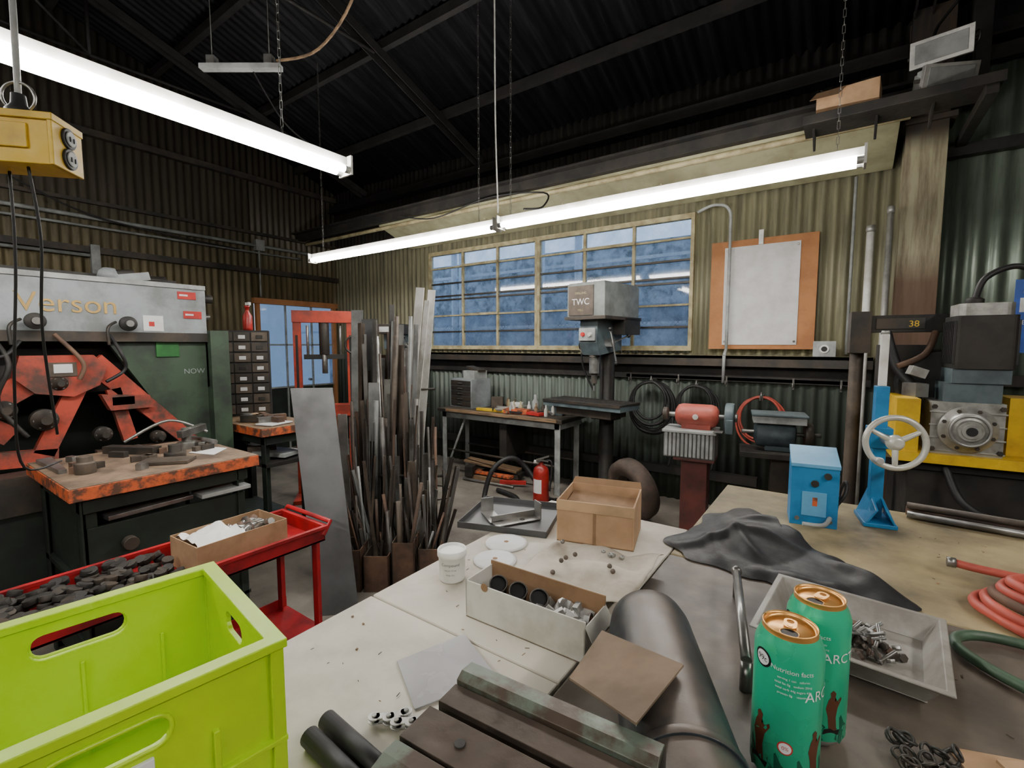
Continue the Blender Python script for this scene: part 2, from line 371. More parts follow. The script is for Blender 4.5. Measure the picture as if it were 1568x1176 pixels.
# ---------------------------------------------------------------- fluorescent fixtures
def fixture(p0,p1,hang=(.18,.82)):
    p0=Vector(p0);p1=Vector(p1);Ln=(p1-p0).length;ang=math.degrees(math.atan2(p1.y-p0.y,p1.x-p0.x))
    b=B('fluorescent_light_fixture',p0,ang,bev=.001)
    b.box(0,Ln,-.022,.022,.03,.07,white)
    for y in(-.034,.034):
        b.cyl((.03,y,0),(Ln-.03,y,0),.019,tubeM,n=12)
        for x in(0,Ln-.03):b.cyl((x,y,0),(x+.03,y,0),.0195,alu,n=12)
    for x in(-.012,Ln):b.box(x,x+.012,-.055,.055,-.025,.075,white)
    for f in hang:
        x=f*Ln;w=b.T@Vector((x,0,.07));h=roofz(w.y)-.03-w.z
        k=int(h/.04)
        for i in range(k):
            z=.07+i*.04
            b.tube([(x-.006,0,z) if i%2 else (x,-.006,z),(x-.006,0,z+.042) if i%2 else (x,-.006,z+.042),(x+.006,0,z+.042) if i%2 else (x,.006,z+.042),(x+.006,0,z) if i%2 else (x,.006,z)],.0018,steel,4,1,True)
    return b.done()
fixture((-4.98,3.15,2.55),(-2.37,3.15,2.55),(.08,.93))
fixture((-2.3,3.12,2.55),(.04,3.12,2.55),(.04,.95))
fixture((-2.29,-.85,2.55),(-2.29,1.66,2.55),(.25,.86))
fixture((1.6,-.9,2.75),(1.6,1.6,2.75),(.2,.8))  # unseen fixture assumed behind the camera, added as fill light
fixture((-1.6,-2.2,3.0),(.9,-2.2,3.0),(.2,.8))  # also out of view, added to fill the foreground with light
fixture((-5.2,-2.6,3.0),(-5.2,-.1,3.0),(.2,.8))  # unseen as well, added for more fill light
b=B('hanging_cable',bev=0);b.tube([(-2.33,3.12,2.66),(-2.34,3.1,3.4),(-2.33,3.08,4.55)],.006,white,6);b.done()
b=B('cable_reel_bar',bev=.001)
b.ob((-3.15,1.55,3.32),(.5,.05,.03),lgrey,(0,0,35));b.ob((-3.3,1.45,3.36),(.05,.05,.05),steel,(0,0,35));b.ob((-3.0,1.65,3.36),(.05,.05,.05),steel,(0,0,35))
b.tube([(-2.97,1.68,3.36),(-2.7,1.8,3.4),(-2.4,1.85,3.65),(-2.2,1.8,4.1),(-2.1,1.7,4.7),(-2.1,1.5,5.2)],.009,wood,6)
b.tube([(-3.1,1.6,3.3),(-2.95,1.7,3.0),(-2.6,1.7,2.75),(-2.33,1.7,2.6)],.005,black,6)
b.cyl((-3.3,1.45,3.36),(-3.3,1.45,5.18),.003,steel,n=6);b.cyl((-3.0,1.65,3.36),(-3.0,1.65,5.1),.003,steel,n=6)
b.done()
b=B('coiled_extension_cord',bev=0)
b.tube([(-1.9,1.6,5.1),(-1.95,1.62,4.3),(-2.0,1.6,3.85),(-1.9,1.66,3.68),(-1.75,1.7,3.62),(-1.62,1.72,3.7),(-1.6,1.68,3.85),(-1.72,1.66,3.9),(-1.78,1.66,3.8),(-1.6,1.7,3.78),(-1.45,1.7,4.1),(-1.4,1.7,5.0)],.01,mgrey,6)
b.tube([(-1.75,1.7,5.1),(-1.72,1.7,4.1),(-1.66,1.72,3.78),(-1.58,1.75,3.9),(-1.5,1.72,5.0)],.008,hosered,6)
b.done()
b=B('pendant_outlet_box',(-1.46,.27,1.98),-42,bev=.005)
b.box(-.045,.045,-.11,.06,0,.1,yellow)
b.box(-.05,.05,-.115,.066,.09,.105,yellow);b.box(-.048,.048,.055,.064,.0,.1,yellow)
for z in(.027,.07):
    b.cyl((.0,.06,z),(.0,.069,z),.022,black,n=20);b.cyl((0,.069,z),(0,.072,z),.016,lgrey,n=20)
    for dx in(-.006,.006):b.box(dx-.0015,dx+.0015,.071,.074,z-.007,z+.004,black)
b.box(.045,.05,-.06,.02,.03,.08,yellow)
b.lathe([(.024,0),(.024,.015),(.014,.028),(.012,.05)],(0,-.02,.105),(0,0,1),black)
b.tor((0,-.02,.15),.03,.003,(1,0,0),steel)
b.tube([(0,-.02,.15),(-.01,-.02,.6),(-.01,-.02,1.6),(0,0,3.3)],.006,lgrey,8)
b.tube([(-.02,-.06,0),(-.03,-.07,-.2),(-.07,-.12,-.5),(-.2,-.2,-.7),(-.5,-.3,-.75)],.003,black,8)
b.tube([(.02,.0,0),(.0,-.0,-.15),(-.03,-.03,-.35),(-.1,-.06,-.6)],.003,black,8)
b.done()
b=B('electrical_conduit',bev=0)
x=XL+.09
b.cyl((x,YF+.1,3.02),(x,4.7,3.02),.022,lgrey,n=8);b.cyl((x,YF+.1,2.92),(x,4.2,2.92),.014,lgrey,n=8);b.cyl((x,-3,2.6),(x,1.75,2.6),.018,lgrey,n=8)
b.box(x-.03,x+.03,1.68,1.76,2.4,2.72,lgrey);b.box(x-.03,x+.05,3.5,3.62,2.95,3.1,lgrey)
b.tube([(x,.9,3.4),(x+.1,1.6,3.05),(x+.1,2.4,2.95),(x,3.3,2.93)],.01,black,6)
b.cyl((x,3.56,2.95),(x,3.56,2.3),.012,lgrey,n=8)
b.done()
b=B('electrical_conduit',bev=0)
b.tube([(-1.2,4.79,2.86),(-1.05,4.78,2.9),(-.92,4.77,2.84),(-.9,4.77,2.6),(-.9,4.77,1.55)],.014,lgrey,8)
b.cyl((-.9,4.77,1.56),(-.9,4.69,1.5),.014,lgrey);b.cyl((-.9,4.69,1.5),(-.9,4.69,1.25),.014,lgrey)
b.done()
b=B('electrical_conduit',bev=0);b.cyl((.02,4.84,1.52),(.02,4.84,2.96),.012,lgrey,n=8);b.done()
b=B('power_outlet_box',(-.13,4.72,1.5),bev=.003);b.box(-.08,.08,-.02,.05,0,.13,lgrey);b.cyl((-.0,-.021,.065),(0,-.028,.065),.035,white,n=20);b.cyl((0,-.03,.065),(0,-.03+.003,.065),.022,black,n=16);b.done()
b=B('upright_pipe',(.13,4.5,0),bev=0);b.cyl((0,0,0),(.0,.15,2.5),.026,white,n=12);b.lathe([(.028,0),(.032,.02),(.028,.05)],(0,.15,2.47),(0,0,1),alu);b.done()
b=B('upright_pipe',(.22,4.38,0),bev=0);b.cyl((0,0,0),(.02,.15,2.6),.02,alu,n=12);b.lathe([(.022,0),(.025,.02),(.022,.05)],(.02,.15,2.57),(0,0,1),alu);b.done()
b=B('pinboard',bev=.002)
b.box(-1.07,-.21,4.83,4.86,1.56,2.56,plyM)
b.box(-.95,-.34,4.822,4.829,1.6,2.5,paper)
for p in((-.65,2.53),(-.93,2.47),(-.36,2.47),(-.93,1.63),(-.36,1.63)):b.cyl((p[0],4.815,p[1]),(p[0],4.83,p[1]),.01,steel,n=10)
b.box(-.67,-.63,4.81,4.83,2.5,2.63,alu)
b.done()
# ---------------------------------------------------------------- press brake
b=B('press_brake',bev=.006)
b.box(-3.88,-3.7,-.6,1.5,1.68,2.01,mgrey)
b.box(-3.9,-3.69,-.6,1.5,1.62,1.68,dark)
b.box(-3.705,-3.69,-.6,1.5,1.98,2.01,lgrey)
b.text('Verson',.155,M('gold_letters',(196,160,88),None,.5),R=TR((-3.697,.78,1.79))@RZ(90)@RX(90),ext=.003,off=-.0005)
for y,z in((1.33,1.93),(1.36,1.8)):
    b.box(-3.7,-3.695,y,y+.11,z-.02,z+.03,inkrd)
    b.box(-3.695,-3.694,y+.01,y+.06,z,z+.012,inkwh)
b.box(-3.7,-3.695,1.13,1.24,1.69,1.79,paper);b.box(-3.695,-3.694,1.16,1.19,1.72,1.75,inkrd)
for y in(.62,1.03):
    b.cyl((-3.69,y,1.73),(-3.62,y,1.73),.018,dark);b.lathe([(.03,0),(.045,.01),(.045,.03),(.025,.04)],(-3.64,y,1.73),(1,0,0),darker)
    b.cyl((-3.6,y,1.73),(-3.58,y,1.73),.02,steel)
    b.tube([(-3.66,y-.05,1.74),(-3.62,y-.1,1.7),(-3.62,y-.1,1.6)],.008,dark)
b.lathe([(.05,0),(.06,.02),(.05,.05),(.03,.07)],(-3.8,1.0,2.01),(0,0,1),mgrey);b.ob((-3.8,1.1,2.03),(.1,.2,.05),mgrey,(12,0,0));b.cyl((-3.78,.98,2.04),(-3.78,1.12,2.06),.025,darker)
b.cyl((-3.95,1.1,2.0),(-3.95,1.35,2.02),.06,darker);b.box(-4.3,-3.9,-.2,1.4,1.95,2.05,darker)
b.cyl((-3.8,1.5,1.93),(-3.8,1.58,1.93),.03,dark);b.cyl((-3.8,1.5,1.8),(-3.8,1.56,1.8),.02,steel)
b.prism([(-4.9,1.5,0),(-4.9,1.62,0),(-4.9,1.62,1.7),(-4.9,1.5,1.7)],(1.25,0,0),green)
b.box(-4.9,-4.78,-.6,1.5,0,1.7,dgreen)
b.box(-4.75,-3.9,-.6,1.5,1.3,1.62,darker);b.box(-4.4,-4.3,-.6,1.5,.8,1.3,dgreen)
b.prism([(-3.78,.95,1.62),(-3.78,1.6,1.62),(-3.78,1.6,.86),(-3.78,1.38,.86)],(.05,0,0),green)
b.box(-3.745,-3.72,1.2,1.33,1.52,1.64,M('fresh_green',(46,116,52),(34,88,40),.5))
b.box(-3.74,-3.7,1.5,1.6,1.3,1.62,brown)
b.text('NOW',.05,mgrey,R=TR((-3.729,1.42,1.4))@RZ(90)@RX(90),off=-.0005)
def arm(y0,z0,y1,z1,w,m,x=-3.72,t=.05,w2=None):
    d=Vector((0,y1-y0,z1-z0)).normalized();nn=Vector((0,-d.z,d.y));w2=w2 or w
    a=Vector((x,y0,z0));c=Vector((x,y1,z1))
    b.prism([a+nn*w/2,a-nn*w/2,c-nn*w2/2,c+nn*w2/2],(t,0,0),m)
b.prism([(-3.72,.55,1.54),(-3.72,.86,1.54),(-3.72,.92,1.47),(-3.72,.88,1.36),(-3.72,.76,1.3),(-3.72,.6,1.33),(-3.72,.52,1.42)],(.08,0,0),redorange)
arm(.86,1.5,1.36,.93,.12,redorange,w2=.09)
arm(.6,1.4,.3,1.2,.12,redorange);arm(.5,1.1,.2,1.35,.1,redorange);arm(.78,1.34,.62,.98,.09,redorange)
arm(.1,1.0,.68,.96,.09,redorange);arm(.95,1.33,1.02,1.0,.07,redorange)
arm(.85,.92,1.42,.9,.08,rust)
b.prism([(-3.7,.88,1.3),(-3.7,1.12,1.28),(-3.7,1.14,1.2),(-3.7,.92,1.2)],(.07,0,0),redorange)
b.box(-3.635,-3.63,.93,1.04,1.23,1.28,paper);b.box(-3.64,-3.635,.66,.78,1.42,1.5,brown);b.box(-3.634,-3.63,.68,.76,1.44,1.49,paper)
for y,z,r in((.7,1.38,.04),(.63,1.18,.06),(.88,1.06,.045),(1.16,1.0,.04),(.48,1.25,.05)):
    b.lathe([(r,0),(r,.05),(r*.7,.06),(r*.4,.1)],(-3.69,y,z),(1,0,0),dark)
    for k in range(6):
        a=k*pi/3;b.cyl((-3.64,y+r*.75*math.cos(a),z+r*.75*math.sin(a)),(-3.632,y+r*.75*math.cos(a),z+r*.75*math.sin(a)),.006,steel,n=6)
b.tube([(-3.66,.7,1.66),(-3.6,.8,1.5),(-3.6,.78,1.4)],.012,rust);b.tube([(-3.68,.95,1.66),(-3.6,.98,1.55),(-3.62,1.0,1.45),(-3.6,.9,1.38)],.01,black)
b.tube([(-3.68,.45,1.66),(-3.58,.5,1.5),(-3.6,.45,1.3),(-3.6,.55,1.1)],.012,darker)
b.tube([(-3.66,.56,1.62),(-3.6,.5,1.55),(-3.6,.42,1.5),(-3.66,.3,1.3)],.01,black)
b.box(-4.7,-3.46,-.6,1.5,.0,.8,dgreen);b.box(-3.6,-3.44,-.6,1.45,.72,.92,dark)
b.done()
def bench(name,x0,x1,y0,y1,zt,th,top,edge,loc=(0,0,0),rz=0,leg=dgreen,lw=.06,shelf=True,lt=None):
    b=B(name,loc,rz,bev=.003)
    b.box(x0,x1,y0,y1,zt-th,zt-.004,edge);b.box(x0+.004,x1-.004,y0+.004,y1-.004,zt-.004,zt,top)
    for x in(x0+.04,x1-.04-lw):
        for y in(y0+.04,y1-.04-lw):
            b.box(x,x+.008,y,y+lw,0,zt-th,leg);b.box(x,x+lw,y,y+.008,0,zt-th,leg)
    b.box(x0+.05,x1-.05,y0+.04,y0+.05,zt-th-.07,zt-th,leg);b.box(x0+.05,x1-.05,y1-.05,y1-.04,zt-th-.07,zt-th,leg)
    b.box(x0+.04,x0+.05,y0+.05,y1-.05,zt-th-.07,zt-th,leg);b.box(x1-.05,x1-.04,y0+.05,y1-.05,zt-th-.07,zt-th,leg)
    if shelf:b.box(x0+.05,x1-.05,y0+.05,y1-.05,.22,.24,leg)
    return b
wbr=M('worn_brown_top',(136,114,94),(88,74,62),.6,s=7)
b=bench('die_workbench',-3.38,-2.6,.5,1.28,1.0,.06,wbr,orange)
b.box(-3.34,-2.64,.54,1.24,.5,.53,dgreen);b.box(-3.34,-2.66,.56,.6,.05,.92,dgreen);b.box(-2.75,-2.62,1.0,1.24,.82,.84,lgrey);b.box(-2.67,-2.65,.56,1.22,.05,.8,dgreen)
b.ob((-2.7,.8,.83),(.1,.35,.02),steel,(0,0,6));b.cyl((-2.64,.7,.7),(-2.6,.7,.7),.03,dark)
b.done()
b=B('press_dies_and_tools',(-3.0,.87,1.0),bev=.001)
b.lathe([(.04,0),(.04,.05),(.03,.055),(.03,.08),(.015,.085)],(.12,-.25,0),(0,0,1),brown)
b.lathe([(.045,0),(.045,.04),(.025,.045),(.025,.12)],(-.1,.25,0),(0,0,1),steel);b.ob((-.1,.28,.1),(.04,.16,.04),steel,(8,0,20))
b.lathe([(.05,0),(.05,.03),(.03,.03),(.03,.07)],(.1,.12,0),(0,0,1),dark)
b.tube([(-.25,.0,.06),(-.2,.2,.16),(-.1,.36,.08)],.008,steel)
b.prism([(-.33,-.34,0),(.05,-.33,0),(.05,-.3,0),(-.33,-.28,0)],(0,0,.02),steel);b.ob((-.2,.02,.02),(.3,.06,.04),dark,(0,0,30));b.ob((.2,.05,.01),(.22,.12,.015),brown,(0,0,50))
for i in range(18):b.ob((rnd.uniform(-.3,.3),rnd.uniform(-.3,.33),.015),(rnd.uniform(.03,.1),.03,.03),rnd.choice((dark,steel,brown,rust)),(0,0,rnd.uniform(0,180)))
b.cyl((-.3,.33,.03),(.0,.36,.03),.015,steel)
b.prism([(.05,.2,.001),(.22,.26,.001),(.1,.38,.001),(-.05,.33,.001)],(0,0,.003),paper)
b.done()
b=bench('assembly_bench',-4.35,-3.36,1.68,2.12,1.0,.06,wood,orange)
b.box(-4.3,-3.4,1.72,2.08,.7,.73,darker);b.box(-4.3,-4.28,1.7,2.08,.2,.95,dgreen)
b.ob((-3.6,1.92,.76),(.3,.2,.03),lgrey,(0,0,20));b.ob((-3.7,1.85,.78),(.2,.06,.06),brown,(0,0,60))
for i in range(8):b.ob((rnd.uniform(-3.9,-3.5),rnd.uniform(1.78,2.0),1.03),(rnd.uniform(.08,.2),.06,.05),rnd.choice((dark,steel,wood,card,rust)),(0,0,rnd.uniform(0,180)))
b.ob((-3.5,1.85,1.01),(.16,.2,.01),paper,(0,0,15))
b.done()
b=B('parts_drawer_cabinet',(-4.13,1.94,1.001),60,bev=.002)
b.box(-.2,.2,-.02,.14,0,.72,darker)
for r in range(8):
    for c in range(3):
        x=-.19+c*.129;z=.02+r*.087
        b.box(x,x+.12,-.035,-.02,z,z+.075,dark if (r+c)%3 else brown);b.box(x+.035,x+.085,-.042,-.035,z+.02,z+.05,paper if rnd.random()<.5 else darker)
b.done()
b=B('spray_bottle',(-4.15,2.0,1.722),bev=0);b.lathe([(.035,0),(.037,.02),(.037,.12),(.016,.16),(.014,.19),(.02,.19),(.02,.21)],(0,0,0),(0,0,1),extred);b.box(-.01,.05,-.01,.01,.21,.235,white);b.done()
# ---------------------------------------------------------------- red cart
b=B('red_tool_cart',(-2.19,.66,0),bev=.004)
w,l=.19,.62
b.box(-w,w,-l,l,.66,.67,red)
for x in(-w,w-.006):b.box(x,x+.006,-l,l,.66,.73,red)
for y in(-l,l-.006):b.box(-w,w,y,y+.006,.66,.73,red)
b.box(-w-.012,-w+.008,-l-.01,l+.01,.72,.735,red);b.box(w-.008,w+.012,-l-.01,l+.01,.72,.735,red);b.box(-w,w,l-.008,l+.012,.72,.735,red);b.box(-w,w,-l-.012,-l+.008,.72,.735,red)
b.box(-w,w,-l,l,.2,.21,red)
for x in(-w,w-.006):b.box(x,x+.006,-l,l,.2,.26,red)
for x in(-w+.005,w-.045):
    for y in(-l+.005,l-.045):
        b.box(x,x+.04,y,y+.006,.08,.72,red);b.box(x,x+.006,y,y+.04,.08,.72,red)
        b.cyl((x+.02,y+.01,.04),(x+.02,y+.035,.04),.04,black);b.box(x+.005,x+.035,y+.005,y+.04,.05,.09,steel)
b.tube([(-w,l-.01,.69),(-w,l+.03,.745),(w,l+.03,.745),(w,l-.01,.69)],.011,red,8,1)
for x in(-w+.03,w-.03):b.cyl((x,l+.01,.69),(x,l+.02,.69),.01,steel,n=8)
b.done()
b=B('steel_slug_pile',(-2.19,.66,.671),bev=.001)
for i in range(300):
    x=rnd.uniform(-.155,.155);y=rnd.uniform(-.58,.05);z=rnd.choice((.004,.03,.05))
    r=.021;t=Vector((rnd.uniform(-.4,.4),rnd.uniform(-.4,.4),1)).normalized()
    b.cyl((x,y,z),Vector((x,y,z))+t*.02,r,darker if i%4 else dark,n=10)
b.done()
b=B('cardboard_box',(-2.17,.935,.672),3,bev=.001)
def openbox(b,x,y,h,m,mi,t=.004,z0=0):
    b.box(-x,x,-y,y,z0,z0+t,mi)
    for s_ in(-1,1):
        b.box(min(s_*x,s_*(x-t)),max(s_*x,s_*(x-t)),-y,y,z0,z0+h,m);b.box(-x+t,x-t,min(s_*y,s_*(y-t)),max(s_*y,s_*(y-t)),z0,z0+h,m)
openbox(b,.115,.19,.13,card,cardin)
for i in range(34):
    b.cyl((rnd.uniform(-.08,.08),rnd.uniform(-.02,.16),rnd.uniform(.05,.09)),(rnd.uniform(-.08,.08),rnd.uniform(-.02,.16),.115),.018,rnd.choice((dark,steel,rust)),n=8)
b.surf(lambda u,v:(-.09+.2*u,-.18+.19*v,.11+.05*noise.noise(Vector((u*4,v*4,3)))+.03*math.sin(u*3.1)),12,12,plast)
b.done()
b=B('leaning_steel_sheet',bev=.001)
gsh=M('grey_sheet_metal',(94,95,96),(74,74,74),.5,.35,s=2)
b.prism([(-2.47,1.52,0),(-2.3,1.68,0),(-2.82,1.9,1.31),(-3.03,1.72,1.31)],(.006,-.006,0),gsh);b.done()
# ---------------------------------------------------------------- stock rack
b=B('metal_stock_rack',(-2.88,2.36,0),35.1,bev=0)
dst=M('dull_steel',(112,110,106),(74,70,66),.5,.4,s=3);drs=M('dull_rust',(92,74,62),(58,49,43),.7,.15,s=3);dlg=M('dull_grey',(136,138,136),(94,94,92),.55,.2,s=3)
ms=[dst,brown,dark,dlg,drs,steel,brown,dark,rust,dst]
def bar(x,y,h,tx,ty,m,kind,w):
    p0=Vector((x,y,0));p1=Vector((x+tx,y+ty,h))
    if kind==0:b.cyl(p0,p1,w/2,m,n=8)
    else:
        d=(p1-p0).normalized();a=d.cross(Vector((math.cos(x*37),math.sin(x*37+y*11),0))).normalized();c=d.cross(a)
        R=Matrix((( a.x,c.x,d.x,p0.x),(a.y,c.y,d.y,p0.y),(a.z,c.z,d.z,p0.z),(0,0,0,1)));Ln=(p1-p0).length
        if kind==1:b.box(-w/2,w/2,-.003,.003,0,Ln,m,R)
        else:
            b.box(-w/2,w/2,-.002,.002,0,Ln,m,R);b.box(-w/2,-w/2+.004,0,w,0,Ln,m,R)
for i in range(80):
    x=rnd.uniform(-.1,.5);y=rnd.uniform(-.62,-.3);h=rnd.uniform(.3,.85)
    bar(x,y,h,(x-.2)*.3+rnd.uniform(-.14,.1),rnd.uniform(-.04,.08),rnd.choice(ms),rnd.choice((0,1,2)),rnd.uniform(.012,.035))
for i in range(46):
    x=rnd.uniform(-.22,.42);y=rnd.uniform(-.3,.15);h=rnd.uniform(.7,1.25)
    bar(x,y,h,(x-.1)*.1+rnd.uniform(-.08,.08),rnd.uniform(0,.12),rnd.choice(ms),rnd.choice((0,1,2,2)),rnd.uniform(.015,.045))
for i in range(34):
    x=rnd.uniform(-.34,.14);y=rnd.uniform(.15,.6);h=rnd.uniform(1.2,1.85)
    bar(x,y,h,rnd.uniform(-.1,.08),rnd.uniform(0,.1),rnd.choice(ms),rnd.choice((0,1,2,2)),rnd.uniform(.02,.06))
for x,y,h,tx,w,m in((-.02,.6,2.12,.2,.08,white),(.1,.62,2.1,.18,.07,white),(.04,.5,2.0,.22,.05,white),(-.24,.4,1.82,.02,.16,gsh),(-.36,.45,1.9,.02,.1,dlg),(-.1,.1,1.3,.0,.09,dlg),(.0,.3,1.6,.05,.1,brown),(-.2,-.25,1.1,-.03,.07,alu),(-.1,.5,1.95,.05,.05,dst)):
    p=Vector((x,y,0));R=TR(p)@RY(math.degrees(math.atan2(tx,h)))@RX(-2)@RZ(rnd.uniform(-25,25))
    b.box(-w/2,w/2,-.004,.004,0,h,m,R);b.box(-w/2,-w/2+.005,0,.03,0,h,m,R)
for x0,x1,y0,y1,h in((-.15,.02,-.66,-.45,.28),(.04,.2,-.66,-.45,.24),(.22,.36,-.64,-.42,.32),(.38,.52,-.6,-.38,.26),(-.25,-.1,-.4,-.2,.4)):
    b.box(x0,x1,y0,y0+.006,0,h,rust);b.box(x0,x1,y1,y1+.006,0,h,brown);b.box(x0,x0+.006,y0,y1,0,h,brown);b.box(x1-.006,x1,y0,y1,0,h,rust)
b.cyl((-.35,.12,.55),(.45,.12,.55),.012,dark,n=8);b.cyl((-.35,.66,1.2),(.3,.66,1.2),.012,dark,n=8)
for x in(-.35,.45):b.cyl((x,.12,0),(x,.12,.6),.014,dark,n=8)
b.done()
b=B('shop_press',(-4.46,2.92,0),52,bev=.003)
for x in(-.26,.26):
    b.box(x-.035,x+.035,-.045,.045,.03,1.93,pressred);b.box(x-.05,x+.05,-.3,.3,0,.04,pressred);b.box(x-.012,x+.012,-.047,-.044,.3,1.7,darker)
b.box(-.3,.3,-.06,-.045,1.83,1.95,pressred);b.box(-.3,.3,.045,.06,1.83,1.95,pressred)
b.box(-.3,.3,-.07,-.045,.85,.97,pressred);b.box(-.3,.3,.045,.07,.85,.97,pressred);b.box(-.2,.2,-.02,.02,1.45,1.5,darker)
b.cyl((0,0,1.5),(0,0,1.86),.05,dark);b.cyl((0,0,1.3),(0,0,1.5),.028,steel);b.tor((.3,-.1,1.6),.09,.01,(0,1,0),dark)
for x in(-.16,.16):b.tube([(x,0,1.48),(x,0,1.8)],.014,steel,8,1)
b.done()
# ---------------------------------------------------------------- back bench
bt=M('back_bench_top',(96,87,76),(66,59,53),.5,s=5)
b=bench('steel_workbench',-4.1,-2.34,4.22,4.8,.82,.04,bt,dark,leg=lgrey,lw=.07,shelf=False)
b.box(-3.95,-2.4,4.2,4.25,.79,.822,wood)
b.cyl((-4.0,4.3,.1),(-3.7,4.3,.75),.014,lgrey,n=8);b.cyl((-4.0,4.3,.3),(-2.45,4.3,.3),.014,dark,n=8);b.cyl((-4.0,4.7,.3),(-2.45,4.7,.3),.014,dark,n=8)
b.box(-3.2,-3.1,4.3,4.7,.3,.78,darker)
b.done()
b=B('file_drawer_unit',(-3.84,4.55,.823),-8,bev=.003)
b.box(-.2,.2,-.16,.16,0,.36,mgrey)
for i in range(5):
    z=.02+i*.065;b.box(-.18,.18,-.17,-.16,z,z+.055,dark);b.box(-.04,.04,-.185,-.17,z+.02,z+.03,steel)
b.box(.0,.2,-.12,.1,.36,.46,lgrey);b.cyl((-.1,0,.36),(-.1,0,.45),.04,steel);b.ob((.1,0,.48),(.24,.12,.03),dark,(0,10,0))
b.done()
b=B('bench_tool_clutter',(-3.0,4.5,.823),bev=.001)
b.ob((.0,-.12,.025),(.3,.14,.05),orange,(0,0,8));b.ob((.25,-.14,.02),(.2,.1,.03),inkrd,(0,0,-12));b.ob((-.35,-.16,.015),(.4,.05,.03),yellow,(0,0,3))
b.ob((-.1,.05,.05),(.1,.08,.1),white,(0,0,20));b.lathe([(.04,0),(.042,.01),(.04,.12),(.02,.15),(.018,.2)],(.1,.1,0),(0,0,1),lgrey,n=14)
b.ob((.42,.05,.05),(.16,.12,.1),bgrey,(0,0,10));b.cyl((.42,-.0,.1),(.42,.02,.2),.03,dark);b.ob((-.45,.1,.07),(.14,.1,.14),brown,(0,0,30))
for i in range(50):
    x=rnd.uniform(-.5,.6);y=rnd.uniform(-.2,.2)
    if i%3:b.ob((x,y,.02+.02*(i%2)),(rnd.uniform(.05,.24),.02,.02),rnd.choice((dark,steel,wood,black,lgrey,blue,alu)),(0,rnd.uniform(-4,4),rnd.uniform(0,180)))
    else:b.lathe([(.02,0),(.022,.01),(.02,.08),(.01,.1),(.008,.13)],(x,y,0),(0,0,1),rnd.choice((white,lgrey,wood,frm,dark)),n=12)
b.done()
b=B('bench_drill_press',(-4.2,3.72,0),20,bev=.004)
b.box(-.2,.2,-.18,.18,0,.86,mgrey);b.box(-.17,.17,-.19,-.18,.08,.45,lgrey);b.box(-.17,.17,-.19,-.18,.48,.8,lgrey);b.box(-.03,.03,-.2,-.19,.62,.64,steel)
b.box(-.26,.26,-.24,.22,.86,.9,dark)
b.box(-.13,.13,-.2,.16,.9,.94,brown);b.cyl((0,.1,.94),(0,.1,1.62),.035,steel)
b.lathe([(.06,0),(.06,.06),(.04,.07)],(0,.1,.94),(0,0,1),dark)
b.cyl((0,.0,1.28),(0,-.06,1.28),.02,dark);b.box(-.12,.12,-.2,.06,1.22,1.245,dark);b.box(-.04,.04,-.0,.14,1.18,1.26,dark)
b.box(-.09,.09,-.2,.18,1.55,1.72,bgrey);b.prism([(-.15,-.24,1.72),(.15,-.24,1.72),(.12,.3,1.72),(-.12,.3,1.72)],(0,0,.11),dark)
b.cyl((0,-.13,1.38),(0,-.13,1.56),.03,steel);b.cyl((0,-.13,1.3),(0,-.13,1.38),.018,dark);b.cyl((0,.26,1.5),(0,.26,1.72),.07,bgrey)
b.cyl((.09,-.05,1.6),(.13,-.05,1.6),.03,steel)
for a in(30,150,270):
    p=Vector((.13,-.05,1.6));q=p+Vector((.03,math.cos(math.radians(a))*.17,math.sin(math.radians(a))*.17));b.cyl(p,q,.006,steel,n=8);b.sph(q,.016,black)
b.box(-.12,.0,-.245,-.24,1.74,1.8,lgrey)
b.done()
b=B('pedestal_drill_press',(-1.98,4.42,0),-8,bev=.005)
b.box(-.26,.26,-.32,.2,0,.07,dark);b.lathe([(.13,0),(.12,.04),(.075,.12),(.075,1.8)],(0,.08,.07),(0,0,1),darker)
b.box(-.5,.4,-.34,.02,.98,1.03,bgrey);b.box(-.5,.4,-.35,.03,1.02,1.045,dark)
b.box(-.36,.28,-.3,-.02,.9,.98,dark);b.box(-.12,.12,-.02,.16,.84,1.02,dark)
for y in(-.26,-.16,-.06):b.box(-.48,.38,y-.008,y+.008,1.044,1.048,black)
b.prism([(-.1,-.22,1.5),(-.1,.18,1.55),(-.1,.18,1.86),(-.1,-.26,1.86),(-.1,-.28,1.62)],(.2,0,0),bgrey)
dmg=M('drill_head_grey',(128,134,132),(98,102,100),.5,s=4)
b.box(-.2,.22,-.34,.3,1.86,2.17,dmg);b.box(-.22,.24,-.36,.32,1.84,1.87,dark);b.box(-.19,.21,-.33,.29,2.17,2.19,dmg)
b.box(-.18,.1,-.35,-.34,1.88,2.16,brown);b.text('TWC',.085,inkwh,R=TR((-.04,-.352,1.98))@RX(90));b.text('DRILLING',.03,frm,R=TR((-.04,-.352,2.08))@RX(90));b.text('MILL',.03,frm,R=TR((-.04,-.352,1.92))@RX(90))
b.box(.08,.24,.0,.3,1.7,1.86,darker)
b.cyl((0,-.16,1.32),(0,-.16,1.52),.05,steel);b.cyl((0,-.16,1.22),(0,-.16,1.32),.032,dark);b.cyl((0,-.16,1.14),(0,-.16,1.22),.01,steel,n=8);b.lathe([(.055,0),(.06,.02),(.055,.05)],(0,-.16,1.48),(0,0,1),dark)
b.box(-.09,.09,-.3,-.28,1.64,1.76,lgrey);b.cyl((-.04,-.3,1.7),(-.04,-.32,1.7),.02,inkrd);b.cyl((.04,-.3,1.7),(.04,-.32,1.7),.02,white)
b.cyl((.1,-.1,1.62),(.17,-.1,1.62),.04,steel)
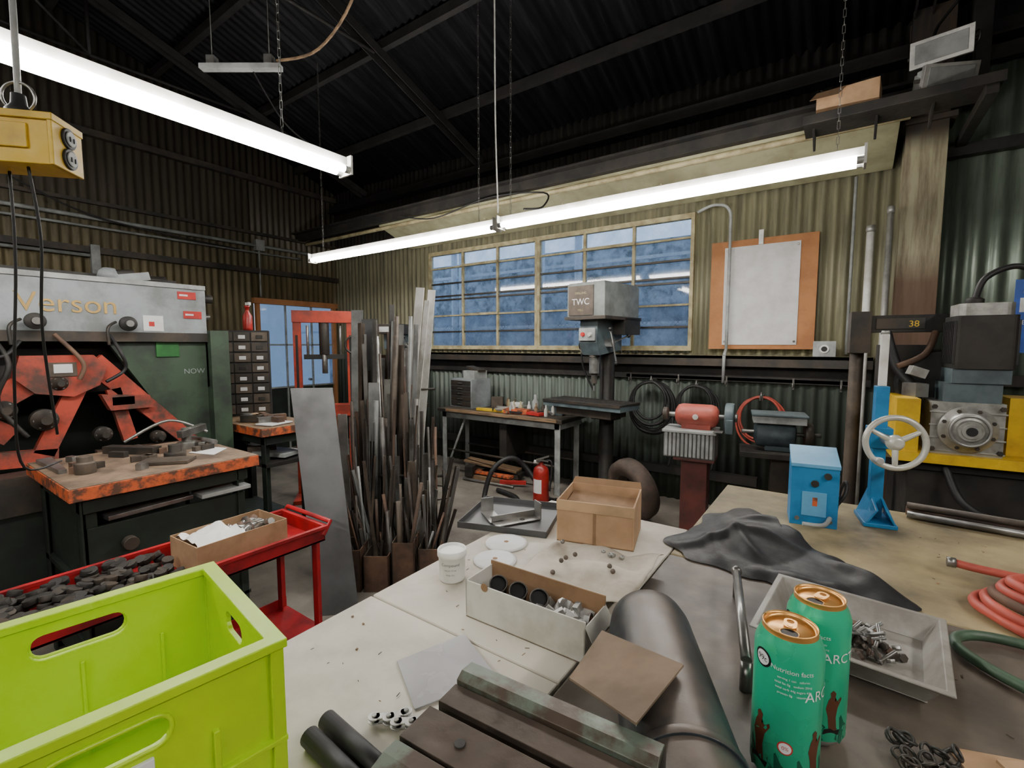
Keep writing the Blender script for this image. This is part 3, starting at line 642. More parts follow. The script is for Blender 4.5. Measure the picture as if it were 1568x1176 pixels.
for a in(20,140,260):
    p=Vector((.17,-.1,1.62));q=p+Vector((.06,math.cos(math.radians(a))*.2,math.sin(math.radians(a))*.2));b.cyl(p,q,.008,steel,n=8);b.sph(q,.02,black)
b.lathe([(.1,0),(.1,.02),(.09,.025)],(-.14,-.1,1.6),(-1,0,0),dark)
b.tube([(-.1,.1,1.9),(-.3,.1,1.7),(-.32,.1,1.4),(-.2,.15,1.1)],.01,black)
b.done()
# ---------------------------------------------------------------- wall hoses
def coil(name,x,z,R,r,m,n,y=4.76,sq=1.15):
    b=B(name,(x,y,z),bev=0)
    for i in range(n):
        rr=R*(1-.06*i+rnd.uniform(-.04,.04));cz=R-rr*1.1
        pts=[(rr*math.cos(t*2*pi/14),-i*r*1.3-.01,cz+rr*sq*math.sin(t*2*pi/14)+rnd.uniform(-.006,.006)) for t in range(14)]
        b.tube(pts,r,m,8,3,True)
    b.tube([(R*.9,-.03,-.1),(R*.95,-.04,-.4),(R*.8,-.05,-.6)],r,m)
    b.box(-.015,.015,-.06,.08,R*sq-.05,R*sq+.0,steel);b.cyl((0,-.06,R*sq-.05),(0,-.06,R*sq+.03),.008,steel,n=8)
    b.done()
coil('coiled_hose',-1.58,.98,.24,.014,black,6)
coil('coiled_hose',-1.14,1.0,.2,.012,black,5)
coil('coiled_hose',-.58,.92,.2,.01,hosered,4)
b=B('wall_hook_rail',bev=.001)
for x in(-1.85,-1.35,-.9,-.35,.0):
    b.box(x-.008,x+.008,4.845,4.855,1.2,1.3,steel);b.tube([(x,4.84,1.24),(x,4.79,1.22),(x,4.79,1.26)],.006,steel)
b.box(-1.9,.05,4.85,4.87,1.26,1.29,dark)
b.done()
b=B('bench_grinder',(-.86,3.6,0),6,bev=.004)
ped=M('pedestal_maroon',(98,50,45),(68,42,38),.5)
b.box(-.17,.17,-.17,.17,0,.03,ped);b.box(-.09,.09,-.09,.09,.03,.76,ped);b.box(-.14,.14,-.13,.13,.76,.78,ped)
for i in range(12):
    x=-.2+i*.028;b.box(x,x+.02,-.14,.12,.79,.97,lgrey)
b.box(-.21,.14,-.125,.11,.78,.965,dlg);b.box(-.22,.15,-.15,.13,.965,.985,lgrey)
gr=M('grinder_red',(178,86,72),(140,68,58),.5)
b.box(-.1,.1,-.06,.08,.98,1.03,gr)
b.lathe([(.04,0),(.075,.02),(.085,.05),(.085,.25),(.075,.28),(.04,.3)],(-.15,0,1.08),(1,0,0),gr)
b.cyl((-.2,0,1.08),(.24,0,1.08),.018,steel)
b.lathe([(.1,0),(.105,.01),(.105,.05),(.1,.06)],(.19,0,1.08),(1,0,0),bgrey);b.cyl((.25,0,1.08),(.27,0,1.08),.03,steel);b.box(.2,.25,-.13,-.06,.98,1.08,bgrey)
b.lathe([(.05,0),(.05,.03),(.03,.04)],(-.24,0,1.08),(1,0,0),dark)
b.lathe([(.02,0),(.02,.01)],(0,-.087,1.08),(0,-1,0),white);b.box(.13,.19,-.18,-.1,.99,1.0,steel)
b.done()
b=B('bench_grinder',(-.33,3.75,0),10,bev=.004)
b.box(-.14,.14,-.14,.14,0,.03,dark);b.box(-.06,.06,-.06,.06,.03,.82,dark);b.box(-.26,.2,-.15,.14,.82,.86,darker)
b.lathe([(.05,0),(.095,.02),(.1,.05),(.1,.22),(.09,.25),(.05,.26)],(-.17,0,.98),(1,0,0),bgrey);b.box(-.18,.14,-.12,.1,1.06,1.12,lgrey);b.box(-.19,.15,-.13,.11,1.11,1.125,bgrey)
b.box(-.1,.1,-.05,.05,.86,.9,bgrey);b.lathe([(.08,0),(.085,.02),(.08,.05)],(.14,0,.98),(1,0,0),dark)
b.cyl((-.25,0,.98),(.24,0,.98),.015,steel)
b.done()
b=B('fire_extinguisher',(-2.42,3.95,0),bev=0)
b.lathe([(.075,0),(.08,.012),(.08,.33),(.07,.37),(.04,.4),(.022,.41),(.022,.44)],(0,0,0),(0,0,1),extred)
for k in range(6):
    a0=-.6+k*.2;a1=a0+.2;b.face([b.V((.0812*math.sin(a),-.0812*math.cos(a),z)) for a,z in((a0,.13),(a1,.13),(a1,.27),(a0,.27))],paper)
b.box(-.03,.02,-.05,.02,.44,.46,steel);b.ob((.03,-.02,.48),(.13,.02,.012),steel,(0,-15,40));b.ob((.03,-.02,.455),(.11,.02,.012),steel,(0,10,40))
b.cyl((-.02,-.02,.43),(-.05,-.05,.44),.018,white)
b.tube([(.02,0,.44),(.1,.02,.45),(.11,.02,.35),(.1,0,.15)],.01,black)
b.done()
b=B('spare_tire',(-1.55,3.95,.005),-30,bev=0)
Rt=TR((0,.1,.29))@RX(14)
prof=[(.16,-.07),(.24,-.085),(.28,-.06),(.29,0),(.28,.06),(.24,.085),(.16,.07)]
n=40;rr=[[b.V((r*math.cos(2*pi*i/n),h,r*math.sin(2*pi*i/n)),Rt) for r,h in prof] for i in range(n)]
tirem=M('old_tire',(88,74,65),(60,52,47),.8)
for i in range(n):
    for j in range(len(prof)-1):b.face([rr[i][j],rr[(i+1)%n][j],rr[(i+1)%n][j+1],rr[i][j+1]],tirem,True)
for i in range(n):b.face([rr[i][0],rr[i][-1],rr[(i+1)%n][-1],rr[(i+1)%n][0]],brown,True)
b.done()
b=B('loose_air_hose',(-2.8,3.8,0),bev=0)
b.tube([(.5,.25,.03),(.35,.3,.03),(.1,.3,.3),(0,.15,.42),(-.12,.0,.3),(-.15,-.1,.03),(0,-.2,.03),(.25,-.1,.03),(.1,.1,.03),(-.2,.2,.03)],.026,black,10)
b.tube([(-.9,-.3,.01),(-.6,-.4,.01),(-.5,-.2,.01),(-.8,0,.01),(-1.1,-.1,.01)],.006,darker)
b.done()
b=B('floor_tool_pile',(-3.25,4.35,0),8,bev=.003)
b.ob((-.1,0,.08),(.6,.12,.03),orange,(0,0,-5));b.ob((-.15,.12,.15),(.7,.18,.03),wood,(0,6,4));b.box(-.4,.2,-.08,.2,0,.05,wood);b.ob((0,.1,.07),(.5,.2,.05),dark)
b.ob((.25,-.12,.05),(.3,.04,.04),inkrd,(0,0,20));b.ob((-.35,-.05,.1),(.1,.16,.12),darker,(0,0,10));b.cyl((-.4,-.15,.02),(.3,-.2,.02),.015,steel)
b.done()
# ---------------------------------------------------------------- upper right shelf
b=B('overhead_shelf_bracket',bev=.003)
b.box(-.3,.68,3.86,4.17,3.1,3.125,darker);b.box(-.3,.68,3.85,3.87,3.08,3.14,darker)
for x in(-.25,.1,.38):b.prism([(x,4.17,3.2),(x,4.17,3.0),(x,4.0,3.1)],(.015,0,0),darker)
b.box(.6,.66,3.9,4.82,3.04,3.1,darker)
b.done()
b=B('cardboard_carton',(-.05,4.0,3.127),-5,bev=.001)
openbox(b,.17,.11,.16,card,cardin);b.prism([(-.17,-.11,.16),(.0,-.11,.16),(-.04,-.18,.09),(-.2,-.17,.1)],(0,0,.003),card)
for i in range(22):b.tor((rnd.uniform(-.13,.13),rnd.uniform(-.07,.07),.17),.034,.008,(rnd.uniform(-1,1),rnd.uniform(-1,1),.6),darker,12,5)
b.done()
b=B('floodlight_pair',(.36,3.99,3.127),14,bev=.004)
b.box(-.04,.12,-.04,.04,0,.02,steel)
for z,a in((.09,12),(.27,-24)):
    R=TR((.05,0,z))@RZ(a)@RX(12)
    b.box(-.13,.13,-.055,.01,-.06,.06,lgrey,R)
    b.prism([R@Vector(p) for p in((-.145,-.09,-.075),(.145,-.09,-.075),(.145,-.09,.075),(-.145,-.09,.075))],R.to_3x3()@Vector((0,.03,0)),alu)
    b.box(-.12,.12,-.094,-.09,-.055,.055,dlg,R)
    for i in range(7):b.box(-.12+i*.038,-.112+i*.038,.01,.05,-.05,.05,alu,R)
    b.tor(R@Vector((.15,-.03,0)),.04,.006,(1,0,0),dark,16,6);b.cyl(R@Vector((-.16,-.03,0)),R@Vector((.16,-.03,0)),.012,dark,n=8)
b.tube([(.05,.06,0),(.2,.06,.1),(.22,.06,.27),(.13,.04,.38)],.012,darker);b.tube([(.0,.0,.33),(.05,.08,.46),(.15,.1,.6)],.009,black)
b.done()
# ---------------------------------------------------------------- foreground tables
b=B('plywood_work_table',bev=.003)
b.box(-.78,-.334,-.25,.60,1.045,1.08,wtop);b.box(-.78,-.334,.604,1.34,1.045,1.08,wtop)
b.box(-.74,-.36,-.2,1.3,1.0,1.045,wood)
for x in(-.76,-.4):
    for y in(-.2,1.24):b.box(x,x+.05,y,y+.05,0,1.0,wood)
b.box(-.75,-.36,-.18,1.27,.3,.32,wood)
b.done()
b=B('plywood_bench',bev=.003)
b.box(-.33,1.9,1.16,1.87,1.045,1.08,ttop);b.box(-.28,1.85,1.2,1.83,.98,1.045,wood)
for x in(-.27,.8,1.8):
    for y in(1.2,1.78):b.box(x,x+.05,y,y+.05,0,1.0,wood)
b.done()
b=B('oily_bench',bev=.003)
b.box(-.33,1.9,-.25,1.155,1.045,1.08,gtop);b.box(-.28,1.85,-.2,1.1,.98,1.045,dark)
for x in(-.27,1.8):
    for y in(-.2,1.05):b.box(x,x+.05,y,y+.05,0,1.0,dark)
b.done()
Z=1.0805
b=B('dust_and_scraps',(0,0,Z),bev=0)
for i in range(110):
    x,y=rnd.choice(((rnd.uniform(-.75,-.36),rnd.uniform(.4,1.0)),(rnd.uniform(.15,.6),rnd.uniform(.8,1.7))))
    if rnd.random()<.8:
        a=rnd.uniform(0,pi);q=rnd.uniform(.002,.01);b.tube([(x,y,.001),(x+q*math.cos(a),y+q*math.sin(a),.0015)],.0006,rnd.choice((dark,wood,brown)),4,1)
    else:b.ob((x,y,.001),(.004,.003,.002),rnd.choice((wood,brown,card)),(0,0,rnd.uniform(0,180)))
b.done()
b=B('folding_crate',(-.49,.25,Z),-8,bev=.0015)
w,l,h,t=.25,.40,.2,.006
def rx(a0,a1,b0,b1,r,x):return [(x,a,c) for a,c in rrect(a0,a1,b0,b1,r)]
def ry(a0,a1,b0,b1,r,y):return [(a,y,c) for a,c in rrect(a0,a1,b0,b1,r)]
for x,v in((-w,(t,0,0)),(-t,(t,0,0))):
    b.holed([(x,-l,0),(x,0,0),(x,0,h),(x,-l,h)],[rx(-.185,-.095,h-.052,h-.022,.014,x)],v,lime)
for y,v in((-t,(0,t,0)),(-l,(0,t,0))):
    b.holed([(-w,y,0),(0,y,0),(0,y,h),(-w,y,h)],[ry(-.155,-.095,h-.05,h-.024,.012,y)],v,lime)
b.box(-w,0,-l,0,0,.006,lime)
def rimring(z0,z1,o,i_):
    b.holed([(-w-o,-l-o,z0),(o,-l-o,z0),(o,o,z0),(-w-o,o,z0)],[[(-w+i_,-l+i_,z0),(-i_,-l+i_,z0),(-i_,-i_,z0),(-w+i_,-i_,z0)]],(0,0,z1-z0),lime)
rimring(h-.008,h+.002,.009,.009);rimring(h*.42,h*.42+.006,.007,.004);rimring(0,.012,.007,.004)
for y in(-.33,-.27,-.21,-.06):
    b.box(0,.006,y-.003,y+.003,.01,h-.065,lime);b.box(-w-.006,-w,y-.003,y+.003,.01,h-.065,lime)
for x in(-.2,-.125,-.05):b.box(x-.003,x+.003,0,.006,.01,h-.06,lime)
for y in(-.3,-.22,-.14,-.06):b.box(-w+t,-w+t+.003,y-.002,y+.002,.01,h-.07,lime)
for x in(-w-.006,.006-.014):
    for y in(-l-.006,.006-.014):b.box(x,x+.014,y,y+.014,.003,h-.009,lime)
for x in(-w-.004,.0):
    pts=rx(-.185,-.095,h-.052,h-.022,.014,x+.002);b.tube(pts,.0025,lime,6,1,True)
b.box(.0,.0045,-.17,-.11,h-.085,h-.06,plast)
b.done()
b=B('plastic_tub',(-.69,.75,Z),bev=0)
b.lathe([(.026,0),(.028,.003),(.03,.055),(.0325,.056),(.0325,.068),(.031,.07),(.029,.07),(.0285,.066)],(0,0,0),(0,0,1),plast,32)
for k,(s_,sz,z) in enumerate((('Compound',.009,.04),('net wt 12 oz',.005,.03),('keep dry',.005,.02))):
    b.text(s_,sz,bgrey,fn=lambda p,z=z:Vector((math.sin(p.x/.0295+.6)*.0302,-math.cos(p.x/.0295+.6)*.0302,p.y+z)),ext=0)
b.done()
b=B('white_parts_box',(-.445,.70,Z),1,bev=.0008)
wc=M('white_carton',(202,200,192),(174,170,158),.7,s=8)
x,y,h,t=.125,.042,.072,.003
b.box(-x,x,-y,y,0,t,cardin)
b.box(-x,x,-y,-y+t,0,h,wc);b.box(-x,-x+t,-y,y,0,h,wc);b.box(x-t,x,-y,y,0,h-.01,wc);b.box(-x,x,y-t,y,0,h+.008,cardin);b.box(-x,x,y,y+.001,0,h+.008,wc)
b.cyl((-x+.045,-y-.0008,h-.002),(-x+.045,-y+.0005,h-.002),.008,cardin,n=16)
b.prism([(x,-y,h-.01),(x,y,h-.01),(x+.014,y,h-.035),(x+.014,-y,h-.035)],(0,0,.002),wc)
for i,px in enumerate((-.08,-.035,.01)):
    c0=Vector((px,.0,.045));d=Vector((.3,-.35,.6)).normalized()*.03
    b.cyl(c0-d,c0+d,.017,black,n=20,caps=False);b.cyl(c0-d*.9,c0+d*.8,.0165,inkbk,n=16);b.tor(c0+d,.0165,.0016,d,dark,20,5)
for i in range(16):b.ob((rnd.uniform(.03,.1),rnd.uniform(-.025,.025),rnd.uniform(.03,.055)),(.025,.018,.01),steel,(rnd.uniform(0,90),rnd.uniform(0,90),rnd.uniform(0,90)))
b.surf(lambda u,v:(.04+.07*u,-.03+.06*v,.05+.02*noise.noise(Vector((u*5,v*5,9)))),8,8,alu)
b.done()
b=B('crumpled_packing_paper',(-.46,.93,Z),8,bev=0)
pkp=M('packing_paper',(186,178,164),(152,142,126),.7,s=6)
b.surf(lambda u,v:(-.12+.25*u+.03*v,-.14+.25*v,.012+.02*abs(noise.noise(Vector((u*3,v*3,1))))+.012*abs(math.sin(u*5+v*3))+.02*v*(1-v)+(.012 if u>.8 else 0)*(u-.8)*5),30,30,pkp)
b.done(solid=.001)
b=B('steel_ball_bearings',(-.46,.92,Z+.03),bev=0)
for i in range(12):b.sph((rnd.uniform(-.09,.09),rnd.uniform(-.09,.09),.005+rnd.uniform(0,.006)),.0055,brown if i%2 else steel,n=10)
b.done()
b=B('cardboard_box',(-.525,1.17,Z),14,bev=.001)
openbox(b,.1,.085,.112,card,cardin)
b.prism([(-.1,.083,.112),(.1,.083,.112),(.095,.1,.126),(-.095,.1,.126)],(0,.002,.0),cardin)
b.prism([(-.095,-.05,.075),(.095,-.05,.07),(.095,.07,.085),(-.09,.07,.09)],(0,0,.003),cardin)
b.box(-.004,.004,-.086,-.085,.0,.112,cardin);b.box(-.101,.101,-.0862,-.085,.085,.112,M('tape',(186,153,117),None,.35,bump=0))
b.done()
for x_,y_,r_ in((-.70,.97,.055),(-.665,.875,.052)):
    b=B('round_paper_disc',(x_,y_,Z),bev=0);b.lathe([(r_,0),(r_,.003),(r_*.85,.005)],(0,0,0),(0,0,1),paper,36);b.cyl((0,0,.005),(0,0,.0055),.006,cardin);b.done()
b=B('sheet_metal_tray',(-.79,1.13,Z),18,bev=.0006)
b.box(-.13,.13,-.12,.12,0,.002,gsh)
for s_ in(-1,1):b.box(min(s_*.13,s_*.128),max(s_*.13,s_*.128),-.12,.12,0,.018,gsh);b.box(-.13,.13,min(s_*.12,s_*.118),max(s_*.12,s_*.118),0,.018,gsh)
b.done()
b=B('steel_angle_bracket',(-.75,1.12,Z+.004),60,bev=.0006);b.box(-.09,.05,-.02,.02,0,.003,steel);b.box(-.09,.05,.017,.02,0,.02,steel);b.box(.05,.053,-.02,.02,0,.05,steel);b.cyl((.0,0,.003),(0,0,.004),.008,black);b.done()
b=B('steel_angle_bracket',(-.84,1.09,Z+.004),-35,bev=.0006);b.box(-.05,.05,-.02,.02,0,.003,steel);b.box(-.05,-.047,-.02,.02,0,.045,steel);b.cyl((.01,0,.003),(.01,0,.004),.008,black);b.done()
b=B('clear_plastic_sheet',bev=0)
shm=M('pale_sheet',(176,175,177),(160,159,160),.25,s=3,bump=.02)
b.prism([(-.575,.49,Z+.001),(-.475,.435,Z+.001),(-.415,.55,Z+.006),(-.53,.605,Z+.004)],(0,0,.0015),shm);b.done()
b=B('cardboard_offcut',bev=0)
b.prism([(-.265,.504,Z+.095),(-.153,.436,Z+.136),(-.138,.553,Z+.136),(-.273,.62,Z+.095)],(0,0,.003),M('brown_board',(120,100,80),(98,82,66),.8,s=7));b.done()
b=B('black_rubber_rod_set',bev=0)
for dy in(0,-.029):
    b.cyl((-.55-dy*.2,.345+dy,Z+.012),(-.385,.335+dy,Z+.012),.0125,black,n=18);b.cyl((-.5505-dy*.2,.345+dy,Z+.012),(-.5515-dy*.2,.345+dy,Z+.012),.0085,darker,n=16)
b.done()
b=B('chain_links',(-.45,.405,Z),14,bev=.0008)
for i in range(6):
    R=TR((i*.018-.045,(i%2)*.008,.004+.002*i))@RZ(25+20*(i%2))
    for z in(0,.006):
        b.box(-.012,.012,-.006,.006,z,z+.002,alu,R)
        for dx in(-.012,.012):
            p=R@Vector((dx,0,z));b.cyl(p,p+Vector((0,0,.002)),.0085,alu,n=14)
    for dx in(-.012,.012):
        p=R@Vector((dx,0,-.002));b.cyl(p,p+Vector((0,0,.012)),.0035,steel,n=10)
b.done()
# bench vise
b=B('bench_vise',(-.235,.30,Z),4,bev=.005)
blk=M('chipped_grey_green_iron',(86,98,86),(118,122,104),.5,.3,s=22,lo=.5,hi=.6,dust=((112,102,84),.35))
blk3=M('scarred_grey_green_iron',(96,106,94),(74,62,52),.45,.3,s=14,lo=.45,hi=.55)
blk2=M('brown_jaw_iron',(84,73,65),(52,47,43),.38,.5,s=9,dust=((94,82,71),.5))
hb=M('housing_blue_grey',(50,59,63),(38,43,46),.4,.25,s=8,dust=((100,88,78),.9))
def strip(y0,y1,z1,m,z0=.03,x0=-.12,x1=.118):b.box(x0,x1,y0,y1,z0,z1,m)
b.box(-.1,.1,-.2,.14,0,.05,hb)
b.prism([(-.12,.108,.04),(-.12,.108,.118),(-.12,.118,.124),(-.12,.138,.122),(-.12,.148,.112),(-.12,.15,.06),(-.12,.14,.04)],(.238,0,0),blk3)
strip(.074,.106,.114,blk2)
strip(.012,.06,.118,blk2);strip(.06,.074,.075,darker)
b.prism([(-.12,-.2,.04),(-.12,-.2,.07),(-.12,-.08,.1),(-.12,-.01,.118),(-.12,.008,.118),(-.12,.008,.04)],(.238,0,0),blk3)
for x in(-.06,.05):b.cyl((x,.036,.118),(x,.036,.1195),.006,darker,n=14)
R=TR((.155,.12,.064))@RZ(23)
def lz(prof,m,mats=None):
    c=R@Vector((0,0,0));ax=(R.to_3x3()@Vector((0,1,0)));b.lathe(prof,c,ax,m,48,mats)
lz([(.02,-.13),(.048,-.125),(.058,-.11),(.062,-.09),(.063,-.05),(.063,.0),(.063,.31),(.059,.335),(.04,.345)],hb)
lz([(.066,.04),(.066,.052)],hb)
b.box(-.05,.05,-.1,.3,-.062,-.03,hb,R)
ps=[]
for a,dy in((60,-.06),(72,-.02),(86,-.06)):
    t_=math.radians(a);ps.append(R@Vector((.0638*math.sin(t_),dy,.0638*math.cos(t_))))
b.prism(ps,(.0015,0,.0005),inkrd)
b.done()
b=B('steel_lever_bar',bev=0);b.cyl((-.16,1.04,Z+.05),(-.098,.76,Z+.04),.008,steel,n=14);b.sph((-.16,1.04,Z+.05),.011,steel);b.cyl((-.098,.76,Z+.04),(-.096,.75,Z),.009,steel);b.cyl((-.158,1.03,Z+.05),(-.158,1.03,Z),.006,steel);b.done()
b=B('parts_tray',(.03,.97,Z),-5,bev=.0015)
trm=M('grey_tray',(148,145,138),(116,110,102),.5,s=8)
def fr_(a,c,z):return [(-a,-c,z),(a,-c,z),(a,c,z),(-a,c,z)]
r0=[b.V(p) for p in fr_(.1,.09,.003)];r1=[b.V(p) for p in fr_(.12,.11,.04)];r2=[b.V(p) for p in fr_(.13,.12,.04)]
b.face(r0,trm)
for A,C in((r0,r1),(r1,r2)):
    for i in range(4):b.face([A[i],A[(i+1)%4],C[(i+1)%4],C[i]],trm)
b.done(solid=.003)
b=B('nuts_and_bolts',(.03,.97,Z+.006),bev=.0005)
for i in range(120):
    a=rnd.uniform(0,2*pi);q=rnd.uniform(0,.078);x=.0+q*math.cos(a);y=.01+q*math.sin(a)*.8;z=.002+rnd.uniform(0,.02)*(1-q/.078)
    d=Vector((rnd.uniform(-1,1),rnd.uniform(-1,1),rnd.uniform(-.2,.8))).normalized()
    if i%3:b.cyl((x,y,z),Vector((x,y,z))+d*.006,.007,rnd.choice((steel,dark,rust)),n=6)
    else:b.cyl((x,y,z),Vector((x,y,z))+d*.03,.003,steel,n=8);b.cyl((x,y,z),Vector((x,y,z))-d*.004,.006,steel,n=6)
b.done()
def can(loc,rz):
    b=B('beverage_can',loc,rz,bev=0)
    R,H=.0365,.19
    pr=[(.024,.004),(.027,0),(.03,.004),(R,.014),(R,H-.024),(R-.003,H-.014),(.0295,H-.006),(.0285,H-.002),(.0295,H),(.0282,H+.0005),(.027,H-.002),(.0262,H-.006),(.0255,H-.0055),(.001,H-.0055)]
    ms_=[alu,alu,alu,mint,mint,mint,gold,gold,gold,gold,gold,gold,gold]
    b.lathe(pr,(0,0,0),(0,0,1),mint,48,ms_)
    b.lathe([(.0095,0),(.0095,.0006)],(0,-.013,H-.0055),(0,0,1),inkbk,20)
    b.tor((0,-.013,H-.0048),.0098,.0008,(0,0,1),gold,20,6)
    tb=[(p[0],p[1],H-.0035) for p in rrect(-.007,.007,-.005,.017,.006)]
    b.holed(tb,[[(p[0],p[1],H-.0035) for p in rrect(-.004,.004,.006,.014,.0035)]],(0,0,.001),gold)
    b.cyl((0,0,H-.0055),(0,0,H-.0018),.003,gold)
    def wrap(p,th0,z0,e=.0003):
        th=th0+p[0]/R;rr_=R+e;return Vector((math.sin(th)*rr_,-math.cos(th)*rr_,z0+p[1]))
    def blob(pts,th0,z0,m,e=.0003):
        c=b.V(wrap((sum(p[0] for p in pts)/len(pts),sum(p[1] for p in pts)/len(pts)),th0,z0,e))
        vs=[b.V(wrap(p,th0,z0,e)) for p in pts]
        for i in range(len(vs)):b.face([c,vs[i],vs[(i+1)%len(vs)]],m,True)
    circ=lambda r,n=20:[(r*math.cos(2*pi*i/n),r*math.sin(2*pi*i/n)) for i in range(n)]
    tx=lambda s_,sz,th,z,m:b.text(s_,sz,m,fn=lambda p:wrap((p.x,p.y),th,z,.0006),ext=0)
    blob(circ(.011),-.75,.155,inkbk);blob(circ(.0085),-.75,.155,inkwh,.0005);tx('99c',.009,-.75,.152,inkbk)
    tx('Nutrition facts',.0075,.15,.15,inkwh)
    for k,s_ in enumerate(('serving 1 can   calories','total fat 0g   sodium 20mg','total carb 44g sugars 43g','protein 0g    vitamin c')):tx(s_,.0036,.2,.142-.006*k,inkwh)
    tx('ARCTIC',.017,1.35,.12,inkwh)
    for th,m,sc in((-.75,inkbr,1),(.95,inkbr,.9)):
        blob([(x*sc,y*sc) for x,y in((-.004,0),(-.006,.02),(-.009,.032),(-.006,.045),(-.003,.05),(-.004,.056),(0,.06),(.004,.056),(.003,.05),(.006,.044),(.012,.05),(.013,.046),(.007,.034),(.005,.02),(.007,0))],th,.03,m)
        blob([(x*sc,y*sc) for x,y in((-.012,.0),(-.01,.008),(-.002,.01),(.004,.006),(.012,.008),(.01,0))],th,.024,inkbk,.0005)
    blob(circ(.008),.05,.06,inkrd);blob(circ(.0065),.05,.06,inkwh,.0005);tx('0%',.006,.05,.058,inkrd)
    for th in(-1.1,-.2,.45,1.3):blob([(0,-.02),(-.008,-.012),(-.005,0),(-.01,.006),(0,.02),(.006,.008),(.011,.004),(.004,-.006),(.009,-.014)],th,.03,dteal,.0002)
    blob([(-.02,0),(-.018,.012),(-.008,.016),(0,.01),(.01,.016),(.02,.01),(.02,0)],.1,.016,dteal,.0002)
    return b.done()
can((-.036,.625,Z),2)
can((-.010,.722,Z),-20)
b=B('leather_apron',(-.1,1.33,Z),bev=0)
out=[(-.255,-.12),(-.22,.03),(-.19,.2),(-.14,.27),(-.07,.22),(-.02,.1),(.06,.05),(.14,-.04),(.255,-.16),(.17,-.19),(.08,-.25),(-.02,-.2),(-.12,-.19),(-.2,-.17)]
angs=sorted((math.atan2(y,x),math.hypot(x,y)) for x,y in out)
def orad(a):
    ks=[k for k,_ in angs];i=bisect.bisect(ks,a)
    a0,r0=angs[i-1] if i>0 else (angs[-1][0]-2*pi,angs[-1][1]);a1,r1=angs[i] if i<len(angs) else (angs[0][0]+2*pi,angs[0][1])
    f=(a-a0)/(a1-a0);f=f*f*(3-2*f);return r0+(r1-r0)*f
NR,NA=40,180;G=[]
for j in range(NR+1):
    row=[]
    for i in range(NA):
        a=-pi+2*pi*i/NA;q=j/NR;r=orad(a)*q*(1+.03*math.sin(a*13)*q)
        x=r*math.cos(a);y=r*math.sin(a)
        wv=noise.noise(Vector((x*5,y*5,2)))*5
        wv2=noise.noise(Vector((x*6,y*6,8)))*4
        f1=(.5+.5*math.sin((x*.75+y*.65)*62+wv))**2*max(0,.35+noise.noise(Vector((x*8,y*8,4))))
        f2=(.5+.5*math.sin((x*.3-y*.95)*48+wv2))**3*max(0,.3+noise.noise(Vector((x*7,y*7,21))))
        lowf=noise.noise(Vector((x*9,y*9,31)))
        z=(1-q**6)*(.012+.03*max(0,1-((x+.08)/.14)**2-((y-.05)/.22)**2)+.026*f1+.024*f2+.009*lowf)+.003
        row.append((x,y,max(.003,z)))
    G.append(row)
vc=b.V(G[0][0]);VG=[[b.V(p) for p in row] for row in G[1:]]
for i in range(NA):
    b.face([vc,VG[0][i],VG[0][(i+1)%NA]],cloth,True)
    for j in range(len(VG)-1):b.face([VG[j][i],VG[j+1][i],VG[j+1][(i+1)%NA],VG[j][(i+1)%NA]],cloth,True)
b.done()
b=B('blue_control_box',(-.055,1.62,Z),8,bev=.003)
b.box(-.058,.058,-.05,.05,0,.17,blue);b.prism([(-.06,-.052,.17),(.06,-.052,.17),(.06,.052,.205),(-.06,.052,.205),],(0,0,.01),ltblue);b.prism([(-.058,-.05,.17),(-.058,.05,.17),(-.058,.05,.205)],(.116,0,0),blue)
b.box(-.03,.03,-.052,-.05,.03,.1,ltblue);b.box(-.004,.008,-.053,-.052,.06,.085,orange);b.cyl((0,-.05,.125),(0,-.054,.125),.01,dark);b.cyl((-.04,-.05,.02),(-.04,-.056,.02),.006,steel);b.cyl((.04,-.05,.02),(.04,-.056,.02),.006,steel)
b.cyl((.03,-.05,.15),(.03,-.06,.15),.009,dark);b.box(.058,.062,-.03,.03,.09,.15,steel)
b.tube([(.04,-.05,.03),(.02,-.09,.02),(-.03,-.1,.02)],.006,lgrey);b.tube([(.058,0,.05),(.08,.0,.09),(.085,.03,.12),(.08,.08,.08),(.075,.1,.01)],.005,black)
b.done()
b=B('handwheel_stand',(.1,1.72,Z),10,bev=.002)
b.box(-.04,.04,-.06,.06,0,.012,blue);b.prism([(-.035,-.06,.012),(-.012,-.06,.05),(-.012,.05,.09),(-.035,.06,.012)],(.006,0,0),blue);b.prism([(.03,-.06,.012),(.01,-.06,.05),(.01,.05,.09),(.03,.06,.012)],(.006,0,0),blue)
b.box(-.016,.016,.0,.032,0,.4,blue);b.box(-.028,.028,-.01,.042,.22,.28,blue);b.box(-.009,.009,.005,.025,.4,.55,white);b.cyl((-.0,.015,.55),(-.0,.015,.56),.01,alu)
b.cyl((.01,.0,.25),(.01,-.09,.25),.014,steel)
c=Vector((.01,-.1,.255));ax=Vector((.1,-1,.1)).normalized();whm=M('cream_iron',(206,206,196),(176,174,164),.35,.3)
b.tor(c,.068,.008,ax,whm,40,10);b.lathe([(.02,-.012),(.022,0),(.016,.014),(.01,.018)],c,ax,whm)
t_=ax.cross(Vector((0,0,1))).normalized();u_=ax.cross(t_)
for a in(90,210,330):
    d=(t_*math.cos(math.radians(a))+u_*math.sin(math.radians(a)));b.cyl(c+d*.015,c+d*.065,.008,whm,r2=.006,n=10)
d=(t_*.7+u_*.7);b.cyl(c+d*.068,c+d*.068+ax*.045,.007,alu,r2=.01,n=12)
b.done()
b=B('steel_tube_stock',bev=0)
